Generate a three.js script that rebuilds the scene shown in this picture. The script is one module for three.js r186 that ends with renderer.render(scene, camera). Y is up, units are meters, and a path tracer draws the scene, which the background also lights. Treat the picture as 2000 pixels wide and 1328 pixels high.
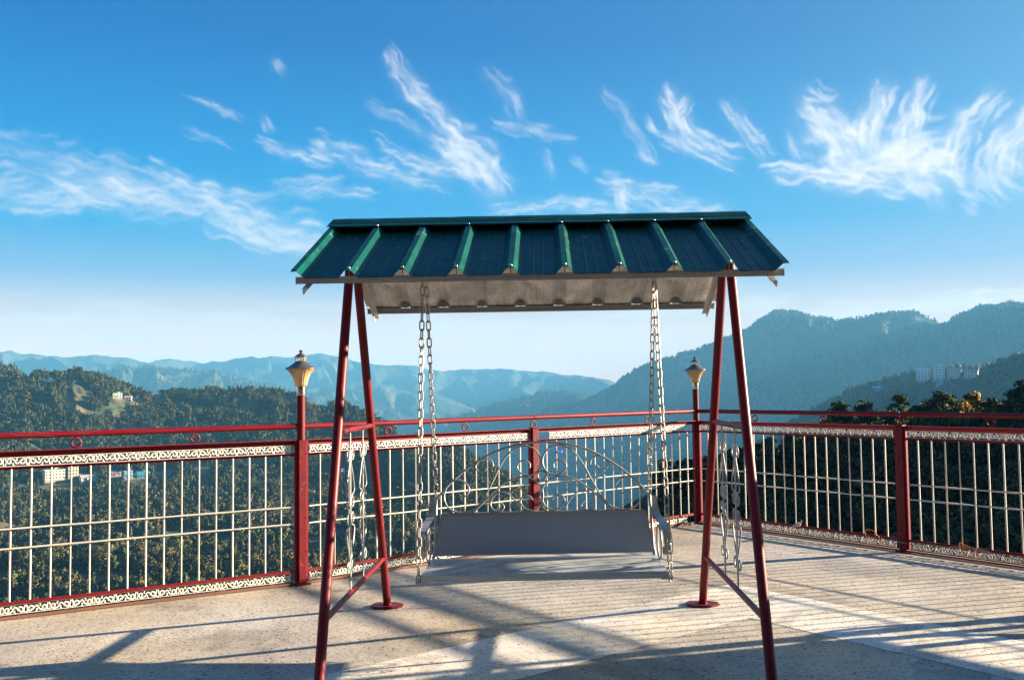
import * as THREE from 'three';
import { mergeGeometries } from 'three/addons/utils/BufferGeometryUtils.js';
import { createNoise2D, createNoise3D } from 'simplex-noise';

// ---------- camera, sun, exposure ----------
const EXPOSURE = 4.6;
const renderer = new THREE.WebGLRenderer({ antialias: true });
renderer.setSize(1024, 679);
renderer.toneMapping = THREE.LinearToneMapping;
renderer.toneMappingExposure = EXPOSURE;
renderer.shadowMap.enabled = true;
const scene = new THREE.Scene();
const EYE = 1.45, PITCH = 0.05302, ROLL = 0.0129;
const camera = new THREE.PerspectiveCamera(2 * Math.atan(664 / 1790) * 180 / Math.PI, 2000 / 1328, 0.05, 40000);
camera.position.set(0, EYE, 0);
camera.up.set(Math.sin(ROLL), Math.cos(ROLL) * Math.cos(PITCH), Math.cos(ROLL) * Math.sin(PITCH));
camera.lookAt(0, EYE + Math.sin(PITCH), -Math.cos(PITCH));
const DEG = Math.PI / 180;
const SUN_AZ = 75 * DEG, SUN_EL = 13.3 * DEG;          // azimuth is measured to the right of straight ahead
const SUN = new THREE.Vector3(Math.sin(SUN_AZ) * Math.cos(SUN_EL), Math.sin(SUN_EL), -Math.cos(SUN_AZ) * Math.cos(SUN_EL));
const sun = new THREE.DirectionalLight(new THREE.Color().setRGB(1, 0.82, 0.60), 5);
sun.position.copy(SUN).multiplyScalar(40);
sun.castShadow = true;
sun.shadow.mapSize.set(4096, 4096);
Object.assign(sun.shadow.camera, { left: -12, right: 12, top: 12, bottom: -12, near: 1, far: 120 });
scene.add(sun); scene.add(sun.target);
scene.fog = new THREE.FogExp2(new THREE.Color().setRGB(0.185, 0.60, 1.0), 0.000135);

// ---------- random numbers and noise ----------
function rng(seed) { let s = seed >>> 0; return () => { s = (s + 0x6d2b79f5) | 0; let t = Math.imul(s ^ (s >>> 15), 1 | s); t = (t + Math.imul(t ^ (t >>> 7), 61 | t)) ^ t; return ((t ^ (t >>> 14)) >>> 0) / 4294967296; }; }
const n2 = createNoise2D(rng(11)), n2b = createNoise2D(rng(29)), n3 = createNoise3D(rng(5));
const fbm = (x, y, o = 4) => { let a = 0, k = 1, s = 0; for (let i = 0; i < o; i++) { a += k * n2(x, y); s += k; k *= 0.5; x = x * 2.03 + 17.1; y = y * 2.03 - 9.7; } return a / s; };
const clamp = (x, a = 0, b = 1) => Math.min(b, Math.max(a, x));
const smooth = (a, b, x) => { const t = clamp((x - a) / (b - a)); return t * t * (3 - 2 * t); };
const lerp = (a, b, t) => a + (b - a) * t;
const lin = (r, g, b) => new THREE.Color().setRGB(r, g, b);

// directions in degrees (azimuth to the right of straight ahead, elevation): skylines of the hills, cirrus streaks
const SHAPES = {"far":[[-36.02,2.09],[-29.22,2.4],[-28.68,2.4],[-28.33,2.29],[-27.73,2.24],[-26.62,2.1],[-25.97,2.08],[-25.48,2.16],[-24.37,2.23],[-23.46,2.08],[-22.92,2.05],[-21.71,1.76],[-21.16,1.94],[-20.46,1.97],[-19.35,1.84],[-18.78,1.72],[-17.48,1.81],[-16.84,2.02],[-14.82,2.1],[-13.83,2.07],[-13.22,2.16],[-12.0,2.31],[-10.77,2.08],[-9.53,1.73],[-7.66,1.49],[-6.39,1.54],[-4.5,1.11],[-3.22,1.22],[-1.3,1.26],[-0.02,1.18],[1.89,1.03],[3.17,0.82],[4.76,0.7],[6.34,0.36],[8.21,-0.14],[15.52,-1.15]],
"middle":[[-35.99,0.41],[-27.71,0.54],[-25.67,0.72],[-24.63,0.98],[-23.62,1.14],[-23.24,1.41],[-21.54,1.22],[-20.59,1.28],[-19.58,1.12],[-18.78,1.05],[-17.8,0.86],[-16.75,0.73],[-15.51,0.41],[-14.25,0.15],[-12.01,-0.35],[-9.54,-0.85],[-6.42,-1.69]],
"hazy":[[-16.21,-0.74],[-12.62,0.13],[-10.16,0.57],[-8.29,0.33],[-6.41,-0.11],[-4.82,-0.22],[-3.88,-0.62],[-2.61,-1.21],[-0.06,-1.78],[1.84,-2.28]],
"centre":[[-5.8,-3.12],[-3.89,-2.21],[-2.77,-1.65],[-1.33,-1.13],[-0.05,-0.83],[1.87,-0.41],[3.47,-0.33],[4.42,-0.5],[5.2,-0.89],[6.3,-1.38],[8.17,-2.34]],
"mountain":[[-4.54,-3.77],[-3.26,-2.85],[-1.66,-2.24],[1.22,-1.58],[3.14,-1.19],[4.73,-0.82],[6.01,-0.11],[7.61,1.04],[9.19,1.59],[11.68,2.26],[12.6,2.55],[14.14,3.2],[15.06,3.79],[16.26,4.43],[17.44,4.3],[18.01,4.06],[19.73,3.7],[21.42,3.87],[22.53,4.03],[23.35,4.06],[24.15,3.87],[24.93,3.43],[25.4,3.21],[25.99,3.62],[27.03,4.08],[28.3,4.22],[29.29,4.25],[31.68,4.35],[36.08,3.68]],
"spur":[[15.45,-3.6],[17.25,-2.38],[18.57,-1.56],[20.41,-0.65],[22.18,-0.01],[23.47,0.26],[24.16,0.34],[25.35,0.38],[26.8,0.47],[27.61,0.56],[28.73,1.07],[29.17,1.17],[31.58,1.77],[36.02,2.13]],
"left":[[-36.01,1.57],[-29.21,1.34],[-27.72,1.02],[-26.45,0.87],[-25.42,1.15],[-24.09,0.71],[-22.19,-0.05],[-20.53,-0.19],[-18.54,-0.07],[-16.21,-0.01],[-14.73,-0.21],[-12.01,-0.72],[-9.55,-1.42],[-8.3,-2.19],[-6.43,-3.11],[-3.27,-4.11],[-1.38,-5.24],[0.2,-6.35],[1.76,-7.77],[2.69,-9.46],[3.91,-11.58]],
"nearright":[[5.55,-7.94],[9.02,-6.08],[12.42,-5.29],[15.44,-4.05],[18.38,-3.13],[21.22,-2.52],[25.27,-1.93],[29.07,-1.64],[35.88,-1.23]],
"strokes":[[[[-29.36,11.31],[-27.35,11.29],[-25.27,11.38],[-23.39,11.23],[-20.89,11.1],[-18.59,10.93],[-16.54,10.42],[-14.44,9.88],[-12.61,9.63],[-11.37,9.25]],1.03,0.85],[[[-29.34,10.49],[-27.85,10.47],[-26.05,10.75]],0.71,0.5],[[[-27.1,11.93],[-25.53,11.36],[-23.92,10.91]],0.45,0.5],[[[-23.94,12.05],[-22.57,11.58],[-20.6,10.97]],0.51,0.6],[[[-21.46,12.87],[-20.04,12.24],[-18.02,11.7]],0.45,0.6],[[[-29.39,13.35],[-26.86,13.07],[-24.21,12.32],[-21.45,11.79]],0.96,0.28],[[[-24.76,13.54],[-23.4,13.15],[-21.74,12.7]],0.19,0.3],[[[-18.6,12.11],[-17.13,11.8],[-14.74,11.7]],0.38,0.5],[[[-17.42,10.08],[-15.04,9.16],[-12.3,8.71]],0.77,0.55],[[[-16.24,9.98],[-13.83,9.38],[-11.38,8.57]],0.64,0.4],[[[-7.23,19.74],[-6.75,18.72],[-5.32,17.56],[-4.04,16.22],[-3.24,15.22]],0.64,0.72],[[[-6.59,19.61],[-5.79,18.45],[-4.67,17.27]],0.38,0.35],[[[-3.88,15.62],[-2.92,14.86],[-1.8,13.93],[-1.01,12.53]],1.09,1.0],[[[-4.37,14.85],[-3.09,13.94],[-2.13,13.16]],0.77,0.6],[[[-0.66,14.23],[-1.0,13.46]],0.38,0.7],[[[-7.9,14.95],[-5.99,14.07],[-4.06,13.47],[-2.13,13.16]],0.42,0.75],[[[-15.05,14.83],[-13.53,14.31],[-11.36,13.73]],0.35,0.65],[[[-11.36,14.7],[-8.85,13.71],[-6.63,13.14],[-4.39,12.63]],0.64,0.55],[[[-13.83,11.89],[-11.37,12.12],[-8.86,12.09]],0.38,0.5],[[[-14.29,12.47],[-12.6,12.84],[-10.74,12.84]],0.29,0.4],[[[-8.84,17.33],[-7.25,16.63],[-5.49,15.69]],0.35,0.28],[[[-1.25,19.22],[0.2,17.87],[0.57,16.9]],0.54,0.32],[[[-0.47,16.37],[1.79,15.88],[3.89,15.31]],0.38,0.38],[[[-19.79,17.25],[-18.33,16.8],[-16.85,16.25]],0.19,0.42],[[[-19.63,15.26],[-18.03,14.8],[-17.29,14.55]],0.19,0.25],[[[-14.6,19.46],[-14.29,18.97]],0.35,0.32],[[[-15.29,16.14],[-14.9,15.67]],0.32,0.42],[[[4.03,14.14],[4.82,13.5]],0.29,0.3],[[[2.1,14.5],[2.72,13.1]],0.45,0.2],[[[-0.38,11.12],[2.04,11.24],[4.3,11.34],[6.54,10.96]],0.48,0.5],[[[6.41,12.46],[8.46,11.67],[10.33,11.06],[13.11,10.49]],0.74,0.6],[[[7.04,12.19],[7.01,10.79]],0.38,0.6],[[[3.34,11.68],[5.9,11.14]],0.38,0.4],[[[10.16,17.34],[10.45,16.28],[11.21,15.19],[12.58,14.2],[13.65,13.73]],0.67,1.0],[[[11.26,17.36],[10.78,16.8],[10.39,16.43]],0.29,0.8],[[[8.81,16.32],[9.33,15.51]],0.26,0.7],[[[9.48,15.29],[11.04,14.44]],0.38,0.4],[[[13.82,16.58],[14.76,15.14],[15.77,13.76]],0.54,0.5],[[[6.51,17.83],[7.6,16.14],[8.67,14.12]],0.42,0.28],[[[8.13,14.29],[9.29,13.57]],0.22,0.4],[[[18.52,16.35],[19.37,15.4],[20.05,14.32],[20.57,12.52]],0.9,1.0],[[[22.53,16.54],[21.79,15.28],[21.46,13.74]],0.8,0.95],[[[24.59,16.55],[24.15,15.69],[23.64,14.35],[23.37,12.82]],0.67,1.0],[[[28.08,15.28],[26.89,14.36],[26.06,13.08],[25.75,11.85]],0.71,0.95],[[[29.92,14.33],[28.75,12.87],[28.06,11.44],[28.9,10.38]],0.9,0.95],[[[16.64,12.62],[18.83,12.23],[21.11,11.68],[22.9,11.2]],0.58,0.95],[[[21.13,12.32],[23.35,12.39],[24.41,11.42],[25.12,10.41]],0.71,0.85],[[[22.83,13.16],[25.25,12.47],[27.15,10.85]],0.9,0.7],[[[18.92,15.01],[21.73,13.57],[25.79,12.83]],1.76,0.5],[[[20.0,12.57],[23.35,12.25],[25.77,12.27]],1.12,0.6],[[[17.15,14.88],[17.56,13.52]],0.29,0.35],[[[26.47,9.94],[27.1,9.53]],0.26,0.3],[[[31.11,13.75],[30.53,11.41]],1.28,0.7],[[[-32.76,2.93],[-29.24,3.26],[-25.44,3.61],[-21.39,3.37],[-17.11,3.55],[-12.0,3.41]],0.54,0.6],[[[-26.74,4.08],[-25.19,4.34]],0.22,0.3],[[[-19.99,3.83],[-13.83,4.12]],0.26,0.35],[[[-8.9,3.56],[-4.79,3.85],[0.0,3.33],[4.81,3.73]],0.64,0.55],[[[13.91,6.0],[15.68,5.01],[17.45,4.63]],0.58,0.3],[[[23.63,4.31],[26.28,4.52],[29.56,4.95]],0.42,0.75],[[[18.62,4.89],[21.45,4.91]],0.32,0.3]]};

// ---------- sky ----------
{
  const W = 4096, H = 2048, data = new Float32Array(W * H * 4);
  const T = [[0, 1.6, 1.0, .70], [2.5, 1.4, .95, .70], [4.5, .84, .74, .72], [7, .26, .50, .76], [10, .02, .40, .78], [14, 0, .31, .74], [21, 0, .165, .55], [40, 0, .075, .36], [90, 0, .06, .28]];
  const base = (el) => { let i = 0; while (i < T.length - 2 && el > T[i + 1][0]) i++; const t = clamp((el - T[i][0]) / (T[i + 1][0] - T[i][0])); return [1, 2, 3].map((c) => lerp(T[i][c], T[i + 1][c], t)); };
  // each streak is a soft body and a spray of thin filaments that follow it and fan out towards its end
  const parts = [], rr = rng(77);
  const add = (pts, w, s) => { const xs = pts.map((p) => p[0]), ys = pts.map((p) => p[1]), m = w * 2.2 + 0.5; parts.push({ pts, w, s, k: parts.length, x0: Math.min(...xs) - m, x1: Math.max(...xs) + m, y0: Math.min(...ys) - m, y1: Math.max(...ys) + m }); };
  for (const [pts, w, s] of SHAPES.strokes) {
    const cum = [0]; for (let i = 1; i < pts.length; i++) cum.push(cum[i - 1] + Math.hypot(pts[i][0] - pts[i - 1][0], pts[i][1] - pts[i - 1][1]));
    const L = cum[cum.length - 1], at = (t) => { const d = clamp(t, 0, 1) * L; let i = 0; while (i < pts.length - 2 && cum[i + 1] < d) i++; const q = (d - cum[i]) / (cum[i + 1] - cum[i]), dx = (pts[i + 1][0] - pts[i][0]), dy = (pts[i + 1][1] - pts[i][1]), l = Math.hypot(dx, dy), over = (t - clamp(t, 0, 1)) * L; return [pts[i][0] + dx * q + dx / l * over, pts[i][1] + dy * q + dy / l * over, -dy / l, dx / l]; };
    add(pts, w * 1.05, s * 0.42);
    const n = Math.round(clamp(7 + 5 * L * Math.sqrt(w), 8, 46));
    for (let k = 0; k < n; k++) {
      const off = (rr() + rr() + rr() - 1.5) * 1.1 * w, len = (0.9 + 2.0 * rr()) / Math.max(L, 0.6), t0 = -0.12 + rr() * 1.1 - len * 0.4, drift = (rr() - 0.5) * 0.9 * w + 0.25 * w, bend = (rr() - 0.5) * 0.7 * w, line = [];
      for (let j = 0; j <= 5; j++) { const u = j / 5, [x, y, nx, ny] = at(Math.min(1.25, Math.max(-0.25, t0 + len * u))), o = off + drift * u * u + bend * Math.sin(u * 3.1); line.push([x + nx * o + 1e-4 * j, y + ny * o]); }
      add(line, clamp(w * (0.07 + 0.16 * rr()), 0.05, 0.24), s * (0.18 + 0.50 * rr()));
    }
  }
  const cirrus = (az, el) => {
    if (el < 0.5 || el > 60) return 0;
    let clear = 1;
    if (az > -36 && az < 36 && el < 24) {
      let sum = 0;
      const wx = az + 0.28 * fbm(az * 0.45, el * 0.45, 3) + 0.035 * n2(az * 3.1, el * 3.1), wy = el + 0.24 * fbm(az * 0.45 + 90, el * 0.45 + 7, 3) + 0.035 * n2(az * 3.1 + 9, el * 3.1);
      for (const st of parts) {
        if (wx < st.x0 || wx > st.x1 || wy < st.y0 || wy > st.y1) continue;
        let best = 1e9, bs = 0, bn = 0, run = 0, total = 0;
        for (let i = 0; i + 1 < st.pts.length; i++) {
          const [ax, ay] = st.pts[i], [bx, by] = st.pts[i + 1], dx = bx - ax, dy = by - ay, L = Math.hypot(dx, dy) + 1e-6;
          const tc = clamp(((wx - ax) * dx + (wy - ay) * dy) / (L * L)), d = Math.hypot(wx - ax - dx * tc, wy - ay - dy * tc);
          if (d < best) { best = d; bs = run + tc * L; bn = ((wx - ax) * dy - (wy - ay) * dx) / L; }
          run += L; total = run;
        }
        const q = best / st.w;
        if (q > 2.1) continue;
        const taper = smooth(0, total * 0.4, bs) * smooth(0, total * 0.45, total - bs);
        const body = Math.exp(-q * q * 1.4) * st.s * (st.w > 0.25 ? taper * 0.6 + 0.4 : taper);
        sum += body * Math.max(0, st.w > 0.25 ? 0.8 + 0.7 * fbm(bs * 0.5 + st.k * 31.7, bn / st.w * 2.2 + st.k, 4) + 0.5 * n2(bs * 0.7, bn * 5 + st.k) : 0.95 + 0.35 * n2(bs * 1.1 + st.k * 3.7, bn * 3));
      }
      clear *= Math.exp(-sum * 1.15);
    }
    // thin cirrus over the rest of the sky, fading in round the streaks above
    const far = smooth(30, 40, Math.abs(az)) + smooth(23, 34, el) - smooth(30, 40, Math.abs(az)) * smooth(23, 34, el);
    if (far > 0 && el > 1) {
      const r = 1 / Math.tan(Math.max(el, 3) * DEG), x = r * Math.sin(az * DEG), y = -r * Math.cos(az * DEG);
      const band = smooth(0.1, 0.6, fbm(x * 0.55 + 3, y * 0.55, 3)), f = fbm(x * 1.1 + 0.5 * fbm(x, y, 2), y * 4.2, 5);
      clear *= 1 - far * 0.5 * band * smooth(-0.2, 0.7, f);
    }
    // the veil low over the valley
    const veil = smooth(2, 3.6, el) * (1 - smooth(4.0, 6.2, el)) * 0.55 * smooth(-0.5, 0.7, fbm(az * 0.09, el * 0.8, 4));
    return 1 - clear * (1 - veil);
  };
  for (let row = 0; row < H; row++) {
    const el = ((row + 0.5) / H - 0.5) * 180, b = base(Math.max(0, el)), se = Math.sin(el * DEG), ce = Math.cos(el * DEG);
    for (let col = 0; col < W; col++) {
      const at = ((col + 0.5) / W - 0.5) * 2 * Math.PI, x = Math.cos(at) * ce, z = Math.sin(at) * ce, az = Math.atan2(x, -z) / DEG;
      const gamma = Math.acos(clamp(x * SUN.x + se * SUN.y + z * SUN.z, -1, 1)) / DEG;
      const w = clamp(2.0 * Math.exp(-gamma / 21)), a = cirrus(az, el), warm = clamp(0.95 * Math.exp(-gamma / 60));
      const i = (row * W + col) * 4, glow = 1 + 0.5 * Math.exp(-gamma / 18);
      const air = [lerp(b[0], lerp(.42, .85, smooth(24, 4, el)), w), lerp(b[1], .90, w), lerp(b[2], 1.0, w)], cl = [0.86 + 0.6 * warm, 0.90 + 0.5 * warm, 0.94 + 0.42 * warm];
      for (let c = 0; c < 3; c++) data[i + c] = lerp(air[c] * glow, cl[c], a) / EXPOSURE;
      data[i + 3] = 1;
    }
  }
  const tex = new THREE.DataTexture(data, W, H, THREE.RGBAFormat, THREE.FloatType);
  tex.mapping = THREE.EquirectangularReflectionMapping;
  tex.magFilter = THREE.LinearFilter; tex.minFilter = THREE.LinearFilter; tex.needsUpdate = true;
  scene.background = tex; scene.environment = tex;
}
console.log('sky done');

// ---------- helpers ----------
const taken = {};
const numbered = (name) => { const n = taken[name] = (taken[name] ?? -1) + 1; return n ? name + '_' + String(n).padStart(3, '0') : name; };
function mesh(name, geo, mat, parent) { const m = new THREE.Mesh(geo, mat); m.name = parent ? name : numbered(name); m.castShadow = m.receiveShadow = true; (parent ?? scene).add(m); return m; }
function thing(name, label, category, group) { const g = new THREE.Group(); g.name = numbered(name); g.userData = { label, category }; if (group) g.userData.group = group; scene.add(g); return g; }
function tag(o, label, category, group) { Object.assign(o.userData, { label, category }); if (group) o.userData.group = group; return o; }
function setting(o) { o.userData.kind = 'structure'; return o; }
const V = (x, y, z) => new THREE.Vector3(x, y, z);
function box(w, h, d, x = 0, y = 0, z = 0) { return new THREE.BoxGeometry(w, h, d).translate(x, y, z); }
// a box with its edges chamfered
function cbox(w, h, d, c, x = 0, y = 0, z = 0) {
  const s = new THREE.Shape(); const a = w / 2 - c, b = h / 2 - c;
  s.moveTo(-a, -b); s.lineTo(a, -b); s.lineTo(a, b); s.lineTo(-a, b); s.closePath();
  return new THREE.ExtrudeGeometry(s, { depth: d - 2 * c, bevelEnabled: true, bevelThickness: c, bevelSize: c, bevelSegments: 1 }).translate(x, y, z - d / 2 + c);
}
function rod(a, b, r, seg = 12) {
  const d = b.clone().sub(a), g = new THREE.CylinderGeometry(r, r, d.length(), seg, 1);
  g.applyQuaternion(new THREE.Quaternion().setFromUnitVectors(V(0, 1, 0), d.clone().normalize())); const m = a.clone().add(b).multiplyScalar(0.5);
  return g.translate(m.x, m.y, m.z);
}
function tube(pts, r, seg, rad = 6, closed = false) { return new THREE.TubeGeometry(new THREE.CatmullRomCurve3(pts, closed, 'centripetal'), seg, r, rad, closed); }
const merge = (list) => mergeGeometries(list.map((g) => { const h = g.index ? g.toNonIndexed() : g; for (const k of Object.keys(h.attributes)) if (!['position', 'normal', 'uv'].includes(k)) h.deleteAttribute(k); return h; }));
function lathe(pts, seg = 32) { return new THREE.LatheGeometry(pts.map(([r, y]) => new THREE.Vector2(r, y)), seg); }
function noiseTexture(size, paint, srgb = true) {
  const d = new Uint8Array(size * size * 4);
  for (let y = 0; y < size; y++) for (let x = 0; x < size; x++) { const c = paint(x, y), i = (y * size + x) * 4; d[i] = clamp(c[0]) * 255; d[i + 1] = clamp(c[1]) * 255; d[i + 2] = clamp(c[2]) * 255; d[i + 3] = 255; }
  const t = new THREE.DataTexture(d, size, size); t.wrapS = t.wrapT = THREE.RepeatWrapping; t.magFilter = t.minFilter = THREE.LinearFilter;
  if (srgb) t.colorSpace = THREE.SRGBColorSpace; t.needsUpdate = true; return t;
}
// noise that tiles over the unit square
const tileNoise = (u, v, f, seed = 0) => { const a = u * 2 * Math.PI, b = v * 2 * Math.PI, k = f / (2 * Math.PI); return n3(Math.cos(a) * k + seed, Math.sin(a) * k + Math.cos(b) * k * 1.0, Math.sin(b) * k - seed); };
const bumpNoise = noiseTexture(256, (x, y) => { const u = x / 256, v = y / 256, n = 0.5 + 0.3 * tileNoise(u, v, 20, 3) + 0.2 * tileNoise(u, v, 60, 8); return [n, n, n]; }, false);

// ---------- materials ----------
function paintMap(col, worn, amount, seed) {          // painted steel: brush tone, small chips of another colour
  const c = col.clone().convertLinearToSRGB(), w = worn.clone().convertLinearToSRGB();
  return noiseTexture(512, (x, y) => {
    const u = x / 512, v = y / 512, t = 1 + 0.14 * tileNoise(u, v, 6, seed) + 0.08 * tileNoise(u, v, 40, seed + 2);
    const chip = smooth(0.62 - amount, 0.70 - amount, 0.5 * tileNoise(u, v, 14, seed + 5) + 0.35 * tileNoise(u, v, 60, seed + 7) + 0.3 * tileNoise(u, v, 3, seed + 9));
    return [lerp(c.r * t, w.r, chip), lerp(c.g * t, w.g, chip), lerp(c.b * t, w.b, chip)];
  });
}
const M = {
  red: new THREE.MeshPhysicalMaterial({ map: paintMap(lin(.130, .0040, .010), lin(.22, .04, .035), 0.02, 3), roughness: 0.5, clearcoat: 0.12, clearcoatRoughness: 0.35, specularIntensity: 0.4 }),
  redRail: new THREE.MeshPhysicalMaterial({ map: paintMap(lin(.185, .006, .014), lin(.24, .06, .05), 0.06, 14), roughness: 0.5, specularIntensity: 0.4, clearcoat: 0.1, clearcoatRoughness: 0.35, bumpMap: bumpNoise, bumpScale: 0.0006 }),
  cream: new THREE.MeshStandardMaterial({ map: paintMap(lin(.58, .55, .48), lin(.42, .30, .20), 0.02, 21), roughness: 0.55 }),
  ornament: new THREE.MeshStandardMaterial({ map: paintMap(lin(.70, .66, .58), lin(.45, .34, .24), 0.04, 33), roughness: 0.6 }),
  silver: new THREE.MeshStandardMaterial({ map: paintMap(lin(.36, .37, .37), lin(.30, .25, .20), 0.0, 41), roughness: 0.42, metalness: 0.35 }),
  panel: new THREE.MeshStandardMaterial({ color: lin(.31, .35, .39), roughness: 0.5, metalness: 0.15, bumpMap: bumpNoise, bumpScale: 0.0003 }),
  rust: new THREE.MeshStandardMaterial({ map: paintMap(lin(.22, .10, .07), lin(.12, .06, .04), 0.2, 87), roughness: 0.9 }),
  seat: new THREE.MeshStandardMaterial({ map: paintMap(lin(.50, .53, .52), lin(.32, .31, .29), 0.02, 49), roughness: 0.38, metalness: 0.2 }),
  chain: new THREE.MeshStandardMaterial({ color: lin(.40, .37, .33), roughness: 0.42, metalness: 0.75 }),
  roof: new THREE.MeshPhysicalMaterial({ map: paintMap(lin(.001, .070, .054), lin(.16, .26, .18), 0.0, 55), roughness: 0.42, specularIntensity: 0.4, clearcoat: 0.08, clearcoatRoughness: 0.3 }),
  lining: new THREE.MeshStandardMaterial({ map: paintMap(lin(.47, .455, .43), lin(.28, .26, .24), 0.02, 61), roughness: 0.7 }),
  purlin: new THREE.MeshStandardMaterial({ map: paintMap(lin(.27, .27, .28), lin(.20, .15, .12), 0.04, 67), roughness: 0.6, metalness: 0.2 }),
  chrome: new THREE.MeshStandardMaterial({ color: lin(.62, .60, .56), roughness: 0.22, metalness: 1 }),
  lampMetal: new THREE.MeshStandardMaterial({ color: lin(.34, .30, .26), roughness: 0.32, metalness: 0.85 }),
  amber: new THREE.MeshPhysicalMaterial({ color: lin(.70, .50, .27), roughness: 0.28, transmission: 0.35, thickness: 0, clearcoat: 0.4 }),
  clear: new THREE.MeshPhysicalMaterial({ color: lin(.95, .90, .78), roughness: 0.08, transmission: 0.85, thickness: 0 }),
  blue: new THREE.MeshStandardMaterial({ color: lin(.01, .10, .62), roughness: 0.5 }),
  orange: new THREE.MeshStandardMaterial({ color: lin(.75, .22, .02), roughness: 0.7 }),
  cloth: new THREE.MeshStandardMaterial({ color: lin(.62, .56, .46), roughness: 0.9 }),
  wire: new THREE.MeshStandardMaterial({ color: lin(.30, .28, .27), roughness: 0.6 }),
  wood: new THREE.MeshStandardMaterial({ map: paintMap(lin(.22, .13, .07), lin(.12, .07, .04), 0.1, 71), roughness: 0.6 }),
  canvas: new THREE.MeshStandardMaterial({ color: lin(.35, .30, .22), roughness: 0.85 }),
};

// ---------- terrace ----------
const A0 = V(-3.615, 0, -5.81), P0 = V(-1.61, 0, -6.97), CORNER = V(1.955, 0, -9.80);
const dirB = CORNER.clone().sub(P0).normalize(), dirC = V(0.613, 0, 0.790), inB = V(-dirB.z, 0, dirB.x), inC = V(-dirC.z, 0, dirC.x);
const alongC = (u, off = 0) => CORNER.clone().addScaledVector(dirC, u).addScaledVector(inC, off);
const P1 = P0.clone().lerp(CORNER, 0.503), C1 = alongC(2.30), C2 = alongC(4.60), C3 = alongC(6.90);
const grit = (size, tone, spots, seed) => {
  const r = rng(seed), dark = new Float32Array(size * size), N = spots;
  for (let k = 0; k < N; k++) {
    const cx = r() * size, cy = r() * size, rad = 0.85 + 2.1 * r() * r(), d = 0.25 + 0.55 * r(), ex = 0.8 + 0.4 * r();
    for (let y = -4; y <= 4; y++) for (let x = -4; x <= 4; x++) { const q = Math.hypot(x * ex, y / ex) / rad; if (q < 1.3) { const i = ((Math.floor(cy + y) + size) % size) * size + (Math.floor(cx + x) + size) % size; dark[i] = Math.max(dark[i], d * smooth(1.3, 0.6, q)); } }
  }
  return noiseTexture(size, (x, y) => {
    const u = x / size, v = y / size, g = 0.05 * (r() - 0.5) + 0.06 * tileNoise(u, v, 160, seed) + 0.05 * tileNoise(u, v, 30, seed + 1) + 0.07 * tileNoise(u, v, 7, seed + 2) + 0.05 * tileNoise(u, v, 2.5, seed + 12) - 0.10 * smooth(.45, .62, tileNoise(u, v, 5, seed + 20) + .25 * tileNoise(u, v, 30, seed + 21)), p = 0.05 * tileNoise(u, v, 4, seed + 6), k = (1 + g) * (1 - dark[y * size + x] * 0.8);
    return [tone[0] * k * (1 + p * 0.5), tone[1] * k, tone[2] * k * (1 - p)];
  });
};
const floorMap = grit(2048, [0.71, 0.67, 0.61], 52000, 7), stripMap = grit(1024, [0.84, 0.81, 0.755], 9000, 8);
const floorBump = noiseTexture(512, (x, y) => { const u = x / 512, v = y / 512, n = 0.5 + 0.25 * tileNoise(u, v, 60, 4) + 0.25 * tileNoise(u, v, 130, 9); return [n, n, n]; }, false);
const fb = floorBump.clone(); fb.repeat.set(4, 4); fb.needsUpdate = true;
M.floor = new THREE.MeshStandardMaterial({ map: floorMap, roughness: 0.8, bumpMap: fb, bumpScale: 0.0014 });
M.strip = new THREE.MeshStandardMaterial({ map: stripMap, roughness: 0.75, bumpMap: fb, bumpScale: 0.0012 });
M.concrete = new THREE.MeshStandardMaterial({ map: paintMap(lin(.34, .29, .24), lin(.20, .15, .11), 0.06, 81), roughness: 0.9 });
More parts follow.
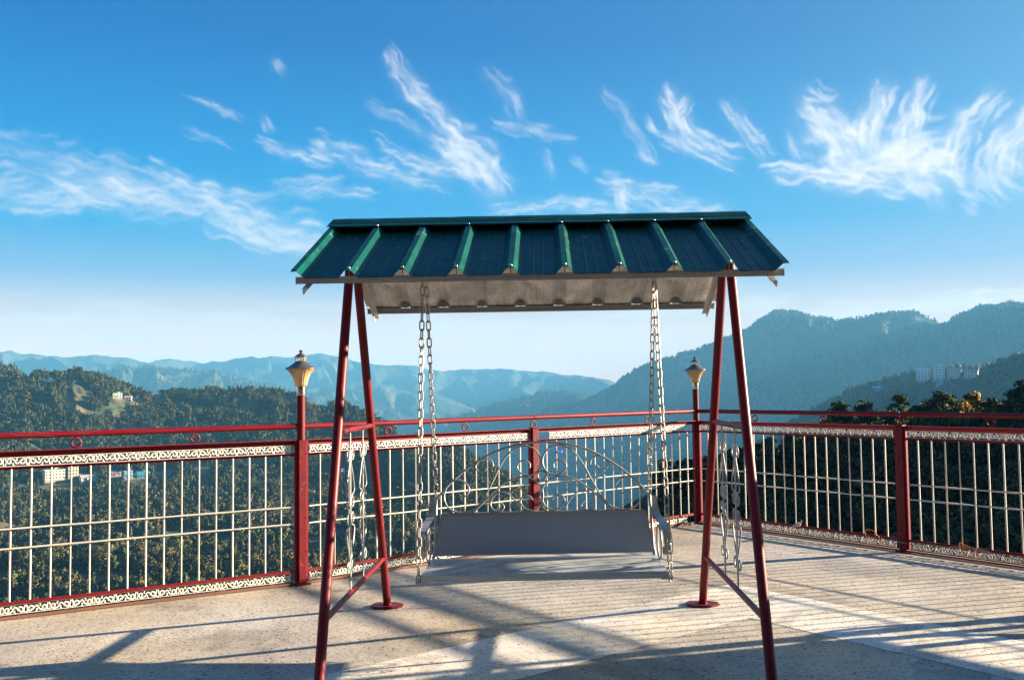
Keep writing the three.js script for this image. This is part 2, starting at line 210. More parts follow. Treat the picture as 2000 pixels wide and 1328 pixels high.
// a flat polygon of (x, z) points, its uv in units of "metres"
function sheet(points, y, metres) {
  const s = new THREE.Shape(points.map((p) => new THREE.Vector2(p.x, -p.z))), g = new THREE.ShapeGeometry(s).rotateX(-Math.PI / 2).translate(0, y, 0), p = g.attributes.position;
  for (let i = 0; i < p.count; i++) g.attributes.uv.setXY(i, p.getX(i) / metres, p.getZ(i) / metres);
  return g;
}
{
  const dA = P0.clone().sub(A0).normalize(), inA = V(-dA.z, 0, dA.x), e = 0.10, edge = [A0.clone().addScaledVector(dA, -3.5).addScaledVector(inA, -e), P0.clone().addScaledVector(inB, -e), CORNER.clone().addScaledVector(inB, -e).addScaledVector(inC, -e), alongC(9.5, -e), V(8, 0, 4), V(-8, 0, 4)];
  setting(mesh('terrace_floor', sheet(edge, 0, 6.4), M.floor));
  const s = new THREE.Shape(edge.map((p) => new THREE.Vector2(p.x, -p.z)));
  setting(mesh('terrace_slab', new THREE.ExtrudeGeometry(s, { depth: 0.35, bevelEnabled: false }).rotateX(-Math.PI / 2).translate(0, -0.356, 0), M.concrete));
  // the pale border laid round the terrace, 2.1 m inside the railings
  const q = (b, c) => { // the point b metres inside railing B and c metres inside railing C
    const k = CORNER.clone().addScaledVector(inB, b).addScaledVector(inC, c); return k; };
  const join = (b, c) => { const det = dirB.x * dirC.z - dirB.z * dirC.x; const o = CORNER, pb = o.clone().addScaledVector(inB, b), pc = o.clone().addScaledVector(inC, c), dx = pc.x - pb.x, dz = pc.z - pb.z, t = (dx * dirC.z - dz * dirC.x) / det; return pb.addScaledVector(dirB, t); };
  const o = join(2.12, 2.12), i = join(2.82, 2.84);
  const strip1 = [o, o.clone().addScaledVector(dirB, -6), i.clone().addScaledVector(dirB, -6), i], strip2 = [o, i, i.clone().addScaledVector(dirC, 5), o.clone().addScaledVector(dirC, 5)];
  setting(mesh('pale_border', sheet(strip1, 0.002, 3.2), M.strip)); setting(mesh('pale_border', sheet(strip2, 0.002, 3.2), M.strip));
}

// ---------- railings ----------
function twisted(len, half, turns, seg) {             // a square bar twisted about y
  const g = new THREE.BoxGeometry(half * 2, len, half * 2, 1, seg, 1), p = g.attributes.position;
  for (let i = 0; i < p.count; i++) { const a = (p.getY(i) / len + 0.5) * turns * 2 * Math.PI, x = p.getX(i), z = p.getZ(i); p.setXYZ(i, x * Math.cos(a) - z * Math.sin(a), p.getY(i), x * Math.sin(a) + z * Math.cos(a)); }
  g.computeVertexNormals(); return g;
}
function spiral(cx, cy, r0, r1, a0, turns, n = 16) { const out = []; for (let i = 0; i <= n; i++) { const t = i / n, r = lerp(r0, r1, t), a = a0 + turns * 2 * Math.PI * t; out.push(V(cx + r * Math.cos(a), cy + r * Math.sin(a), 0)); } return out; }
// one cast unit of the frieze, 0.27 m long and 0.06 m high: a pair of running scrolls meeting at a leaf
const ornamentGeo = (() => {
  const list = [], flat = (pts, r, n) => { const g = tube(pts, r, n, 6); g.scale(1, 1, 0.6); list.push(g); };
  for (const m of [1, -1]) {
    const f = (pts) => pts.map((p) => V(p.x * m, p.y, 0));
    // a scroll by the middle that sweeps up into a second scroll by the end
    flat(f([...spiral(.034, .003, .007, .021, 2.2, -1.0, 10), V(.064, -.012, 0), V(.080, .012, 0), ...spiral(.106, .002, .020, .006, 2.2, -1.05, 10)]), .0066, 34);
    flat(f([V(.002, .026, 0), V(.012, .014, 0), V(.009, -.006, 0), V(.002, -.026, 0)]), .0062, 8);
    flat(f([V(.058, .026, 0), V(.066, .018, 0), V(.062, .006, 0)]), .0052, 5);
    flat(f([V(.076, -.026, 0), V(.086, -.018, 0), V(.084, -.006, 0)]), .0052, 5);
    flat(f([V(.130, .024, 0), V(.126, .0, 0), V(.131, -.024, 0)]), .005, 6);
  }
  list.push(box(.268, .004, .004, 0, .0285, 0), box(.268, .004, .004, 0, -.0285, 0));
  return merge(list);
})();
const ringGeo = (() => { const g = new THREE.TorusGeometry(.029, .0062, 8, 24); const p = g.attributes.position; for (let i = 0; i < p.count; i++) { const a = Math.atan2(p.getY(i), p.getX(i)), k = 1 + 0.03 * Math.cos(a * 14); p.setXYZ(i, p.getX(i) * k, p.getY(i) * k, p.getZ(i)); } g.computeVertexNormals(); return g; })();
const balusterGeo = twisted(.862, .0050, 24, 96);
const angle = (len, w, h, t) => merge([box(len, t, w, len / 2, h / 2 - t / 2, 0), box(len, h - t, t, len / 2, -t / 2, -w / 2 + t / 2)]);
function bay(a, b, label, ringAtEnd) {
  const L = a.distanceTo(b), g = thing('railing', label, 'railing', 'red railing panels round the terrace');
  g.position.copy(a); g.rotation.y = Math.atan2(-(b.z - a.z), b.x - a.x);
  const c0 = .034, len = L - 2 * c0, at = (o, x, y, z = 0) => { o.position.set(x, y, z); return o; };
  mesh('handrail', rod(V(.004, 1.185, 0), V(L - .004, 1.185, 0), .0205, 18), M.redRail, g);
  at(mesh('top_rail', angle(len, .042, .040, .005), M.redRail, g), c0, 1.065, 0);
  at(mesh('frieze_rail', angle(len, .034, .020, .004), M.redRail, g), c0, .974, 0);
  at(mesh('bottom_rail', angle(len, .034, .022, .004).rotateX(Math.PI).translate(0, 0, 0), M.redRail, g), c0, .106, 0);
  at(mesh('base_rail', box(len, .016, .030, len / 2, 0, 0), M.rust, g), c0, .012, 0);
  for (const x of [c0 + .009, L - c0 - .009]) mesh('end_stile', box(.018, 1.05, .030, x, .555, 0), M.redRail, g);
  const n = Math.round(len / .1205), step = len / n;
  for (let i = 1; i < n; i++) at(mesh('baluster', balusterGeo, M.cream, g), c0 + step * i, .536, 0).rotation.y = i * 1.3;
  const bar = twisted(len - .05, .0050, len * 28, Math.round(len * 110)).rotateZ(Math.PI / 2);
  for (const y of [.583, .456]) at(mesh('cross_bar', bar, M.cream, g), L / 2, y, .0125);
  const k = Math.floor((len - .05) / .27), s0 = L / 2 - (k - 1) * .135;
  for (let i = 0; i < k; i++) for (const y of [1.0145, .0625]) { const o = at(mesh('scroll_ornament', ornamentGeo, M.ornament, g), s0 + i * .27, y, .004); if (y < .5) o.rotation.z = Math.PI; }
  for (let i = 1; i <= 2; i++) at(mesh('ring', ringGeo, M.redRail, g), L * i / 3, 1.1248, 0);
  if (ringAtEnd) at(mesh('ring', ringGeo, M.redRail, g), L, 1.1248, 0);
  return g;
}
function post(at, turn, label, lamp) {
  const g = thing(lamp ? 'lamp_post' : 'railing_post', label, lamp ? 'lamp post' : 'post', lamp ? 'lamp posts of the railing' : 'plain posts of the railing');
  g.position.copy(at); g.rotation.y = turn;
  mesh('post', cbox(.062, 1.08, .062, .004, 0, .542, 0), M.red, g);
  mesh('base_plate', cbox(.115, .012, .115, .003, 0, .007, 0), M.red, g);
  for (const y of [.22, .47, .72, .95]) for (const s of [-1, 1]) mesh('weld_bead', new THREE.SphereGeometry(.006, 6, 4).scale(.7, 1.5, .6).translate(s * .028, y + s * .03, .031), M.red, g);
  if (!lamp) { mesh('cap', cbox(.066, .010, .066, .003, 0, 1.088, 0), M.red, g); return g; }
  mesh('pipe', new THREE.CylinderGeometry(.031, .031, .340, 24).translate(0, 1.252, 0), M.red, g);
  mesh('collar', lathe([[.0305, 1.42], [.034, 1.42], [.034, 1.486], [.0315, 1.49], [.01, 1.49]], 24), M.chrome, g);
  const set = mesh('set_screw', new THREE.CylinderGeometry(.004, .004, .02, 8).rotateZ(Math.PI / 2).translate(-.043, 1.432, 0), M.lampMetal, g);
  const shade = lathe([[.02, 1.487], [.043, 1.489], [.046, 1.50], [.050, 1.522], [.058, 1.55], [.072, 1.582], [.092, 1.606], [.109, 1.619], [.112, 1.622]], 96), p = shade.attributes.position;
  for (let i = 0; i < p.count; i++) { const a = Math.atan2(p.getZ(i), p.getX(i)), k = 1 + 0.022 * Math.cos(a * 24); p.setXYZ(i, p.getX(i) * k, p.getY(i), p.getZ(i) * k); }
  shade.computeVertexNormals();
  mesh('lamp_shade', shade, M.amber, g);
  mesh('shade_roof', lathe([[.110, 1.619], [.118, 1.622], [.117, 1.626], [.085, 1.643], [.055, 1.664], [.042, 1.677], [.040, 1.680], [.0, 1.680]], 32), M.lampMetal, g);
  mesh('lantern_glass', lathe([[.036, 1.679], [.038, 1.712]], 24), M.clear, g);
  for (let i = 0; i < 6; i++) { const a = i * Math.PI / 3 + .3; mesh('lantern_bar', new THREE.CylinderGeometry(.0028, .0028, .034, 6).translate(.0395 * Math.cos(a), 1.696, .0395 * Math.sin(a)), M.lampMetal, g); }
  mesh('cap', lathe([[.030, 1.711], [.049, 1.712], [.048, 1.716], [.028, 1.729], [.014, 1.738], [.010, 1.741], [0, 1.741]], 28), M.lampMetal, g);
  mesh('finial', lathe([[.008, 1.740], [.008, 1.747], [.015, 1.753], [.016, 1.757], [.010, 1.762], [0, 1.763]], 18), M.red, g);
  return g;
}
const turnOf = (d) => Math.atan2(-d.z, d.x), dirA = P0.clone().sub(A0).normalize();
bay(A0, P0, 'red railing panel on the far left, lit by the sun, houses seen through it');
bay(P0, P1, 'red railing panel behind the left leg and left half of the swing seat', true);
bay(P1, CORNER, 'red railing panel behind the right half of the swing seat, ending at the corner');
bay(CORNER, C1, 'red railing panel in shade behind the right swing legs, from the corner post', true);
bay(C1, C2, 'red railing panel in shade at the right edge of the photo');
bay(C2, C3, 'red railing panel beyond the right edge, beside the wooden kiosk');
post(A0, turnOf(dirA), 'plain red railing post at the left end of the railing', false);
post(P0, turnOf(dirB), 'red lamp post with amber shade left of the swing, in full sun', true);
post(P1, turnOf(dirB), 'plain red railing post behind the middle of the swing seat', false);
post(CORNER, turnOf(dirB), 'red lamp post with amber shade at the far corner, behind the right swing legs', true);
post(C1, turnOf(dirC), 'plain dark red railing post at the right, in shade', false);
post(C2, turnOf(dirC), 'red lamp post with amber shade beyond the right edge, beside the kiosk', true);
post(C3, turnOf(dirC), 'plain red railing post beyond the right edge, behind the kiosk', false);

// small things tied to the railing
function bow(at, label, turn) {
  const g = thing('ribbon', label, 'ribbon', 'blue ribbons on the railing'); g.position.copy(at); g.rotation.y = turn;
  const loop = (s) => { const t = tube([V(.006 * s, 0, .004), V(.022 * s, .008, .008), V(.038 * s, .010, .004), V(.040 * s, -.004, 0), V(.022 * s, -.006, .006)], .0055, 12, 6); return t; };
  mesh('loop', loop(1), M.blue, g); mesh('loop', loop(-1), M.blue, g); mesh('knot', new THREE.TorusGeometry(.010, .006, 6, 12).rotateX(Math.PI / 2), M.blue, g);
}
const onRail = (a, b, t, y) => a.clone().lerp(b, t).setY(y);
bow(onRail(P1, CORNER, .135, .855), 'small blue ribbon tied to a baluster above the swing seat', turnOf(dirB));
bow(onRail(P0, P1, .135, .83), 'small blue ribbon tied to a baluster beside the left swing leg', turnOf(dirB));
{
  const tw = (u, label, k) => { const g = thing('twine', label, 'twine', 'orange twine on the railing'); g.position.copy(alongC(u, .02)); g.rotation.y = turnOf(dirC);
    mesh('loop', tube([V(-.06, .10, .02), V(-.055, .15, .03), V(-.02, .165 - k, .03), V(.03, .15 - k, .025), V(.06, .11, .02)], .0045, 20, 6), M.orange, g);
    mesh('loose_end', tube([V(-.03, .11, .03), V(-.028, .08, .035), V(-.02, .05, .03), V(-.012, .03, .03)], .0042, 10, 6), M.orange, g);
    mesh('loose_end', tube([V(.07, .115, .03), V(.085, .09, .035), V(.10, .06, .03)], .0042, 10, 6), M.orange, g); };
  tw(2.02, 'loop of orange twine on the bottom rail left of the shaded post', 0); tw(2.86, 'flat loop of orange twine on the bottom rail at the right edge', .03);
  const k = thing('rag', 'knotted pale rag on the bottom rail right of the swing', 'rag'); k.position.copy(alongC(1.25, .03)); k.rotation.y = turnOf(dirC);
  mesh('knot', new THREE.IcosahedronGeometry(.024, 2).scale(1.2, .9, .8).translate(0, .125, .0), M.cloth, k);
  mesh('tail', tube([V(.01, .13, 0), V(.04, .145, .01), V(.055, .17, .01)], .007, 8, 6), M.cloth, k); mesh('tail', tube([V(-.01, .12, .01), V(-.04, .105, .02), V(-.05, .085, .02)], .008, 8, 6), M.cloth, k);
  tag(mesh('cable', tube([2.2, 2.35, 2.5, 2.7, 2.9, 3.1, 3.3, 3.6].map((u, i) => alongC(u, .055).setY([.10, .085, .075, .10, .118, .095, .07, .075][i])), .0035, 60, 6), M.wire), 'thin grey cable drooping along the bottom rail at the right', 'cable');
}
console.log('railings done');

// ---------- swing ----------
const SW = V(0.158, 0, -5.24), SW_TURN = -2 * DEG;
{
  const g = thing('garden_swing', 'dark red steel swing frame with a green ribbed metal roof', 'swing'); g.position.copy(SW); g.rotation.y = SW_TURN;
  const apexY = 2.285, legAt = (s, f, y) => { const t = y / apexY; return V(s * lerp(1.05, 1.074, t), y, f * lerp(.95, .045, t)); };
  for (const s of [-1, 1]) {
    for (const f of [1, -1]) {
      const leg = mesh('leg', rod(legAt(s, f, .008), legAt(s, f, apexY), .0255, 24), M.red, g);
      const fp = legAt(s, f, 0), sh = new THREE.Shape([[-.075, -.07], [.045, -.075], [.105, -.03], [.105, .03], [.045, .075], [-.075, .07], [-.105, .03], [-.105, -.03]].map((p) => new THREE.Vector2(...p)));
      mesh('foot_plate', new THREE.ExtrudeGeometry(sh, { depth: .006, bevelEnabled: true, bevelThickness: .002, bevelSize: .002, bevelSegments: 1 }).rotateX(-Math.PI / 2).translate(fp.x, .008, fp.z), M.red, g);
      mesh('weld_collar', new THREE.TorusGeometry(.027, .005, 6, 20).rotateX(Math.PI / 2).translate(fp.x, .018, fp.z - f * .004), M.red, g);
    }
    for (const y of [1.232, .345]) mesh('side_bar', rod(legAt(s, 1, y), legAt(s, -1, y), .016, 16), M.red, g);
    // ironwork between the side bars
    for (const z of [.175, -.175]) {
      const b = mesh('scroll_bar', box(.006, .857, .022, s * 1.058, .7885, z), M.silver, g);
      const w = (pts, r = .0055) => mesh('scroll', tube(pts.map((p) => V(s * 1.058 + (p.z ?? 0), p.y, z + p.x)), r, 40, 6), M.silver, b);
      for (const m of [1, -1]) for (const [y0, k] of [[.79, 1], [.79, -1]]) {
        const c = (cx, cy, r0, r1, a0, t) => spiral(cx, cy, r0, r1, a0, t, 14).map((p) => V(p.x * m, y0 + k * p.y, 0));
        // an S scroll: a curl near the middle of the bar, a bow outwards, a curl near its end
        w([...c(.054, .046, .024, .038, 1.6, -.95), V(.100 * m, y0 + k * .10, 0), V(.082 * m, y0 + k * .16, 0), V(.034 * m, y0 + k * .235, 0), V(.016 * m, y0 + k * .27, 0), V(.026 * m, y0 + k * .310, 0), ...c(.056, .300, .034, .022, 2.3, -.95)], .0045);
      }
    }
    // gusset at the top of each pair of legs
    mesh('gusset', merge([rod(V(s * 1.072, 2.12, .05), V(s * .93, 2.245, .02), .010, 8), box(.008, .10, .13, s * 1.074, 2.16, 0)]), M.red, g);
  }
  mesh('ridge_beam', rod(V(-1.10, 2.27, 0), V(1.10, 2.27, 0), .0255, 20), M.red, g);
  for (const s of [-1, 1]) mesh('chain_hook', new THREE.TorusGeometry(.034, .006, 8, 20).rotateY(Math.PI / 2).translate(s * .661, 2.252, 0), M.chain, g);

  // roof: two ribbed sheets
  const half = 1.18, rise = .405, run = .925, top = 2.395, slope = Math.atan2(rise, run), sl = Math.hypot(rise, run), pitch = (2 * half - .03) / 9;
  const prof = [];                                    // (x, height) across the ribs
  for (let k = 0; k < 10; k++) {
    const c = -half + .015 + k * pitch;
    if (k === 0) prof.push([c - .015, .036]); else prof.push([c - .047, 0], [c - .014, .036]);
    if (k === 9) { prof.push([c + .014, .036], [c + .026, .020]); break; }
    prof.push([c + .014, .036], [c + .047, 0]);
    for (const q of [.36, .64]) { const m = c + .047 + (pitch - .094) * q; prof.push([m - .007, 0], [m, .0035], [m + .007, 0]); }
  }
  const sheetOf = (f, off, y0, len, rows = 14) => {
    const pos = [], uv = [], r = rng(f > 0 ? 3 : 4);
    const pt = (i, j) => { const t = j / rows, x = prof[i][0], h = prof[i][1] + off + (j === rows ? .0025 * n2(x * 9, f * 5) : .0012 * n2(x * 6, t * 5 + f)); const d = t * len; return [x, y0 - d * Math.sin(slope) + h * Math.cos(slope), f * (d * Math.cos(slope) + h * Math.sin(slope))]; };
    const order = f > 0 ? [0, 1, 2, 0, 2, 3] : [0, 2, 1, 0, 3, 2];
    for (let i = 0; i + 1 < prof.length; i++) for (let j = 0; j < rows; j++) {
      const q = [pt(i, j), pt(i, j + 1), pt(i + 1, j + 1), pt(i + 1, j)], w = [[i, j], [i, j + 1], [i + 1, j + 1], [i + 1, j]].map(([a, b]) => [prof[a][0] * 1.1, b / rows * .9 + f * .3]);
      for (const k of order) { pos.push(...q[k]); uv.push(...w[k]); }
    }
    const gm = new THREE.BufferGeometry(); gm.setAttribute('position', new THREE.Float32BufferAttribute(pos, 3)); gm.setAttribute('uv', new THREE.Float32BufferAttribute(uv, 2)); gm.computeVertexNormals(); return gm;
  };
  for (const f of [1, -1]) {
    const s = mesh('roof_sheet', sheetOf(f, 0, top, sl), M.roof, g);
    mesh('sheet_underside', sheetOf(f, -.003, top - .0005, sl - .001), M.lining, s);
    for (let k = 1; k < 9; k++) {                     // screws on the ribs at the eaves and through the ridge cap
      const x = -half + .015 + k * pitch, put = (d, h) => V(x, top - d * Math.sin(slope) + h * Math.cos(slope), f * (d * Math.cos(slope) + h * Math.sin(slope)));
      const a = put(sl - .030, .0385); mesh('screw', new THREE.SphereGeometry(.0095, 10, 6).scale(1, .8, 1).translate(a.x, a.y, a.z), M.chrome, s);
      if (k % 2 || k > 5) { const b = put(.150, .0455); mesh('screw', new THREE.SphereGeometry(.009, 10, 6).scale(1, .8, 1).translate(b.x, b.y, b.z), M.chrome, s); }
      const c = put(sl - .03, .0), e = put(sl - .035, -.025); mesh('screw_shank', rod(a, e, .0028, 6), M.purlin, s);
    }
    if (f < 0) for (let k = 1; k < 9; k++) { const x = -half + .015 + k * pitch, d = sl - .05; mesh('rib_closure', box(.052, .030, .02).rotateX(f * slope).translate(x, top - d * Math.sin(slope) + .012, f * d * Math.cos(slope)), M.purlin, s); }
    // eave purlin, an angle under the sheet's edge
    const ey = top - (sl - .035) * Math.sin(slope) - .022, ez = f * (sl - .035) * Math.cos(slope);
    mesh('purlin', merge([box(2.33, .005, .034, 0, ey + .015, ez - f * .012), box(2.33, .034, .005, 0, ey, ez + f * .004)]), M.purlin, g);
    for (const s2 of [-1, 1]) {                       // rafters over the legs, their ends past the eaves
      const L = sl + .015, rf = merge([box(.030, .004, L, 0, 0, f * L / 2), box(.004, .030, L, s2 * .015, -.015, f * L / 2)]);
      rf.rotateX(f * slope); mesh('rafter', rf.translate(s2 * 1.105, top - .046, 0), M.lining, g);
    }
  }
  // ridge cap with two folds on each side
  const cp = [[0, .052], [.03, .038], [.055, .0265], [.058, .0285], [.062, .0235], [.100, .0065], [.104, .009], [.108, .0035], [.150, -.0155], [.158, -.023]];
  const line = [...cp.map(([z, y]) => [-z, y]).reverse(), ...cp.slice(1)], pos = [], N = 24;
  const cpt = (i, j) => { const x = lerp(-1.19, 1.19, j / N); return [x, top + line[i][1] + .0015 * n2(x * 5, line[i][0] * 8), line[i][0]]; };
  const uv2 = [];
  for (let i = 0; i + 1 < line.length; i++) for (let j = 0; j < N; j++) for (const [a, b] of [[0, 0], [1, 0], [1, 1], [0, 0], [1, 1], [0, 1]]) { pos.push(...cpt(i + a, j + b)); uv2.push((j + b) / N * 2.4, (i + a) * .03 + .5); }
  const cg = new THREE.BufferGeometry(); cg.setAttribute('position', new THREE.Float32BufferAttribute(pos, 3)); cg.setAttribute('uv', new THREE.Float32BufferAttribute(uv2, 2)); cg.computeVertexNormals();
  mesh('ridge_cap', cg, M.roof, g);
}
// the hanging bench
const SEAT_Y = .452;
const seat = thing('hanging_bench', 'grey sheet metal bench seat with an arched scrollwork back, hung on chains', 'bench');
seat.position.set(SW.x + .006, SEAT_Y, SW.z); seat.rotation.set(0, SW_TURN, .012);
{
  const g = seat;
  mesh('seat_board', merge([cbox(1.335, .004, .49, .0015, 0, -.002, -.012), box(1.335, .034, .004, 0, -.021, .231), box(.004, .034, .47, -.665, -.021, 0), box(.004, .034, .47, .665, -.021, 0)]), M.seat, g);
  mesh('under_bar', merge([box(1.30, .03, .03, 0, -.022, .15), box(1.30, .03, .03, 0, -.022, -.18)]), M.panel, g);
  // back panel: a plate narrower at the top, leaning back
  const sh = new THREE.Shape([[-.648, 0], [.648, 0], [.640, .10], [.603, .245], [-.603, .245], [-.640, .10]].map((p) => new THREE.Vector2(...p)));
  mesh('back_panel', new THREE.ExtrudeGeometry(sh, { depth: .006, bevelEnabled: true, bevelThickness: .002, bevelSize: .002, bevelSegments: 1 }).translate(0, .012, 0).rotateX(-.36).translate(0, .002, -.268), M.panel, g);
  const lean = (x, y) => V(x, y * Math.cos(.36) + .004, -.272 - y * Math.sin(.30));
  mesh('panel_edge', merge([rod(lean(-.605, .262), lean(.605, .262), .008, 8), rod(lean(-.655, 0), lean(-.612, .262), .008, 8), rod(lean(.655, 0), lean(.612, .262), .008, 8)]), M.wire, g);
  // scrollwork, drawn in the plane of the back; k turns drawing units into metres
  const k = .000862, pt = (x, y) => lean((x - 958) * k, .268 + (752 - y) * k);
  const pair = (name, pts, r, seg) => { for (const m of [0, 1]) mesh(name, tube(pts.map(([x, y]) => pt(m ? 1916 - x : x, y)), r, seg, 7), M.silver, g); };
  mesh('back_arch', tube([[205, 650], [235, 615], [300, 540], [400, 450], [520, 365], [640, 305], [760, 268], [860, 250], [958, 244], [1056, 250], [1156, 268], [1276, 305], [1396, 365], [1516, 450], [1616, 540], [1681, 615], [1711, 650]].map(([x, y]) => pt(x, y)), .0072, 90, 8), M.silver, g);
  pair('back_scroll', [[372, 625], [400, 636], [432, 612], [436, 568], [400, 528], [345, 514], [300, 535], [268, 590], [262, 650], [290, 712], [360, 748], [430, 745], [490, 715], [540, 655], [600, 545], [650, 440], [700, 355], [760, 296], [830, 270], [900, 290], [944, 350], [950, 410], [920, 468], [860, 492], [806, 470], [782, 425], [806, 385], [846, 380], [874, 405], [870, 436]], .0053, 120);
  pair('back_scroll', [[470, 750], [530, 690], [600, 620], [680, 552], [760, 510], [830, 500], [900, 522], [952, 580], [962, 650], [938, 716], [880, 742], [826, 722], [802, 676], [826, 640], [866, 642], [890, 670]], .0053, 80);
  pair('back_scroll', [[800, 735], [770, 680], [720, 625], [662, 608], [612, 640], [590, 692], [612, 736], [660, 748], [686, 716], [664, 682]], .0048, 50);
  pair('back_scroll', [[612, 420], [600, 378], [556, 356], [508, 376], [484, 416], [505, 452], [546, 452], [564, 428]], .0048, 40);
  mesh('back_ring', tube(spiral(0, 0, 36, 36, 0, 1, 20).slice(0, 20).map((p) => pt(958 + p.x * .85, 492 + p.y)), .0055, 32, 6, true), M.silver, g);
  for (const s of [-1, 1]) {
    mesh('upright', merge([rod(lean(s * .652, -.01), lean(s * .650, .37), .009, 8), rod(V(s * .66, -.02, -.25), lean(s * .655, .03), .009, 8)]), M.silver, g);
    // arm: a band of flat steel rolled over at the front
    const path = new THREE.CatmullRomCurve3([[.33, -.395], [.27, -.36], [.232, -.30], [.218, -.20], [.205, -.06], [.178, .04], [.128, .085], [.078, .078], [.052, .040], [.060, .005], [.090, .0]].map(([y, z]) => V(0, y, z)), false, 'centripetal'), pos = [], n = 44, w = .046;
    const P = path.getPoints(n);
    for (let i = 0; i < n; i++) for (const side of [0, 1]) {
      const nrm = (j) => { const t = P[Math.min(n, j + 1)].clone().sub(P[Math.max(0, j - 1)]).normalize(); return V(0, -t.z, t.y).multiplyScalar(side ? .0022 : -.0022); };
      const x = (j) => s * (.672 + .022 * smooth(0, 22, j)), a = P[i].clone().add(nrm(i)), b = P[i + 1].clone().add(nrm(i + 1));
      const q = [[x(i) - w / 2, a], [x(i) + w / 2, a], [x(i + 1) + w / 2, b], [x(i + 1) - w / 2, b]].map(([xx, v]) => [xx, v.y, v.z]);
      for (const m of side ? [0, 1, 2, 0, 2, 3] : [0, 2, 1, 0, 3, 2]) pos.push(...q[m]);
    }
    const ag = new THREE.BufferGeometry(); ag.setAttribute('position', new THREE.Float32BufferAttribute(pos, 3)); ag.setAttribute('uv', new THREE.Float32BufferAttribute(new Float32Array(pos.length / 3 * 2), 2)); ag.computeVertexNormals();
    mesh('arm_rest', ag, M.silver, g);
    mesh('arm_loop', tube(spiral(0, 0, 1, 1, 0, 1, 22).slice(0, 22).map((p) => V(s * .668, .098 + p.y * .094, -.115 + p.x * .10)), .006, 44, 6, true), M.silver, g);
    mesh('chain_plate', merge([box(.06, .006, .05, s * .662, -.041, .205), box(.006, .03, .03, s * .684, -.03, .215)]), M.silver, g);
  }
}
// chains
{
  const L = .0175, R = .0125;
  const loop = []; for (let i = 0; i < 16; i++) { const a = i / 16 * 2 * Math.PI, c = Math.cos(a), s = Math.sin(a); loop.push(V(R * c, R * s + Math.sign(s) * L * Math.min(1, Math.abs(s) * 3), 0)); }
  const link = new THREE.TubeGeometry(new THREE.CatmullRomCurve3(loop, true, 'centripetal'), 22, .0040, 6, true), step = .0505;
  seat.updateMatrixWorld(true);
  const frame = new THREE.Matrix4().compose(SW, new THREE.Quaternion().setFromEuler(new THREE.Euler(0, SW_TURN, 0)), V(1, 1, 1));
  const hang = (from, to, label) => {
    const g = thing('swing_chain', label, 'chain', 'chains of the swing'), d = to.clone().sub(from), n = Math.round(d.length() / step); g.position.copy(from);
    const q0 = new THREE.Quaternion().setFromUnitVectors(V(0, -1, 0), d.clone().normalize()), r = rng(Math.round(from.x * 100) + n);
    for (let i = 0; i <= n; i++) { const m = mesh('link', link, M.chain, g); m.position.copy(d).multiplyScalar(i / n); m.quaternion.copy(q0).multiply(new THREE.Quaternion().setFromAxisAngle(V(0, 1, 0), (i % 2) * Math.PI / 2 + .5 + .25 * (r() - .5))); }
  };
  for (const s of [-1, 1]) {
    const side = s < 0 ? 'left' : 'right';
    hang(V(s * .661 - .006, 2.215, .012).applyMatrix4(frame), seat.localToWorld(V(s * .684, -.030, .215)), side + ' front chain of the swing, reaching the front corner of the seat');
    hang(V(s * .661 + .006, 2.215, -.012).applyMatrix4(frame), seat.localToWorld(V(s * .650, .355, -.382)), side + ' rear chain of the swing, reaching the top of the seat back');
  }
}
console.log('swing done');

// ---------- kiosk beyond the right edge: its long shadow crosses the floor ----------
{
  const g = thing('wooden_kiosk', 'low wooden kiosk counter on legs with a canvas awning, beyond the right edge', 'kiosk'); g.position.copy(alongC(4.62, .15)); g.rotation.y = turnOf(dirC);
  // local x runs along the railing, local z points into the terrace
  for (const [x, z] of [[.06, .06], [.06, .54], [1.94, .06], [1.94, .54]]) mesh('leg', cbox(.06, .66, .06, .004, x, .33, z), M.wood, g);
  for (let i = 0; i < 8; i++) for (const z of [.02, .58]) mesh('plank', cbox(.246, .56, .022, .003, .125 + i * .25, .93, z), M.wood, g);
  for (const x of [.012, 1.988]) for (let i = 0; i < 2; i++) mesh('plank', cbox(.022, .56, .268, .003, x, .93, .165 + i * .27), M.wood, g);
  mesh('counter_top', cbox(2.06, .035, .66, .005, 1, 1.228, .30), M.wood, g);
  for (const z of [.06, .54]) mesh('bracket', tube([V(.08, .30, z), V(-.10, .42, z), V(-.19, .54, z), V(-.20, .64, z), V(-.10, .70, z), V(.02, .72, z)], .022, 24, 8), M.wood, g);
  for (const [x, z] of [[.05, .05], [.05, .55], [1.95, .05], [1.95, .55]]) mesh('pole', cbox(.04, .42, .04, .003, x, 1.45, z), M.wood, g);
  const sh = new THREE.Shape([[-.62, 1.52], [.9, 1.64], [2.2, 1.54], [2.2, 1.60], [.9, 1.86], [-.62, 1.56]].map((p) => new THREE.Vector2(...p)));
  mesh('awning', new THREE.ExtrudeGeometry(sh, { depth: .74, bevelEnabled: false }).translate(0, 0, -.06), M.canvas, g);
}

// ---------- terrain ----------
const table = (pts, x) => { if (x <= pts[0][0]) return pts[0][1]; for (let i = 0; i + 1 < pts.length; i++) if (x < pts[i + 1][0]) { const [a, b] = pts[i], [c, d] = pts[i + 1]; return lerp(b, d, (x - a) / (c - a)); } return pts[pts.length - 1][1]; };
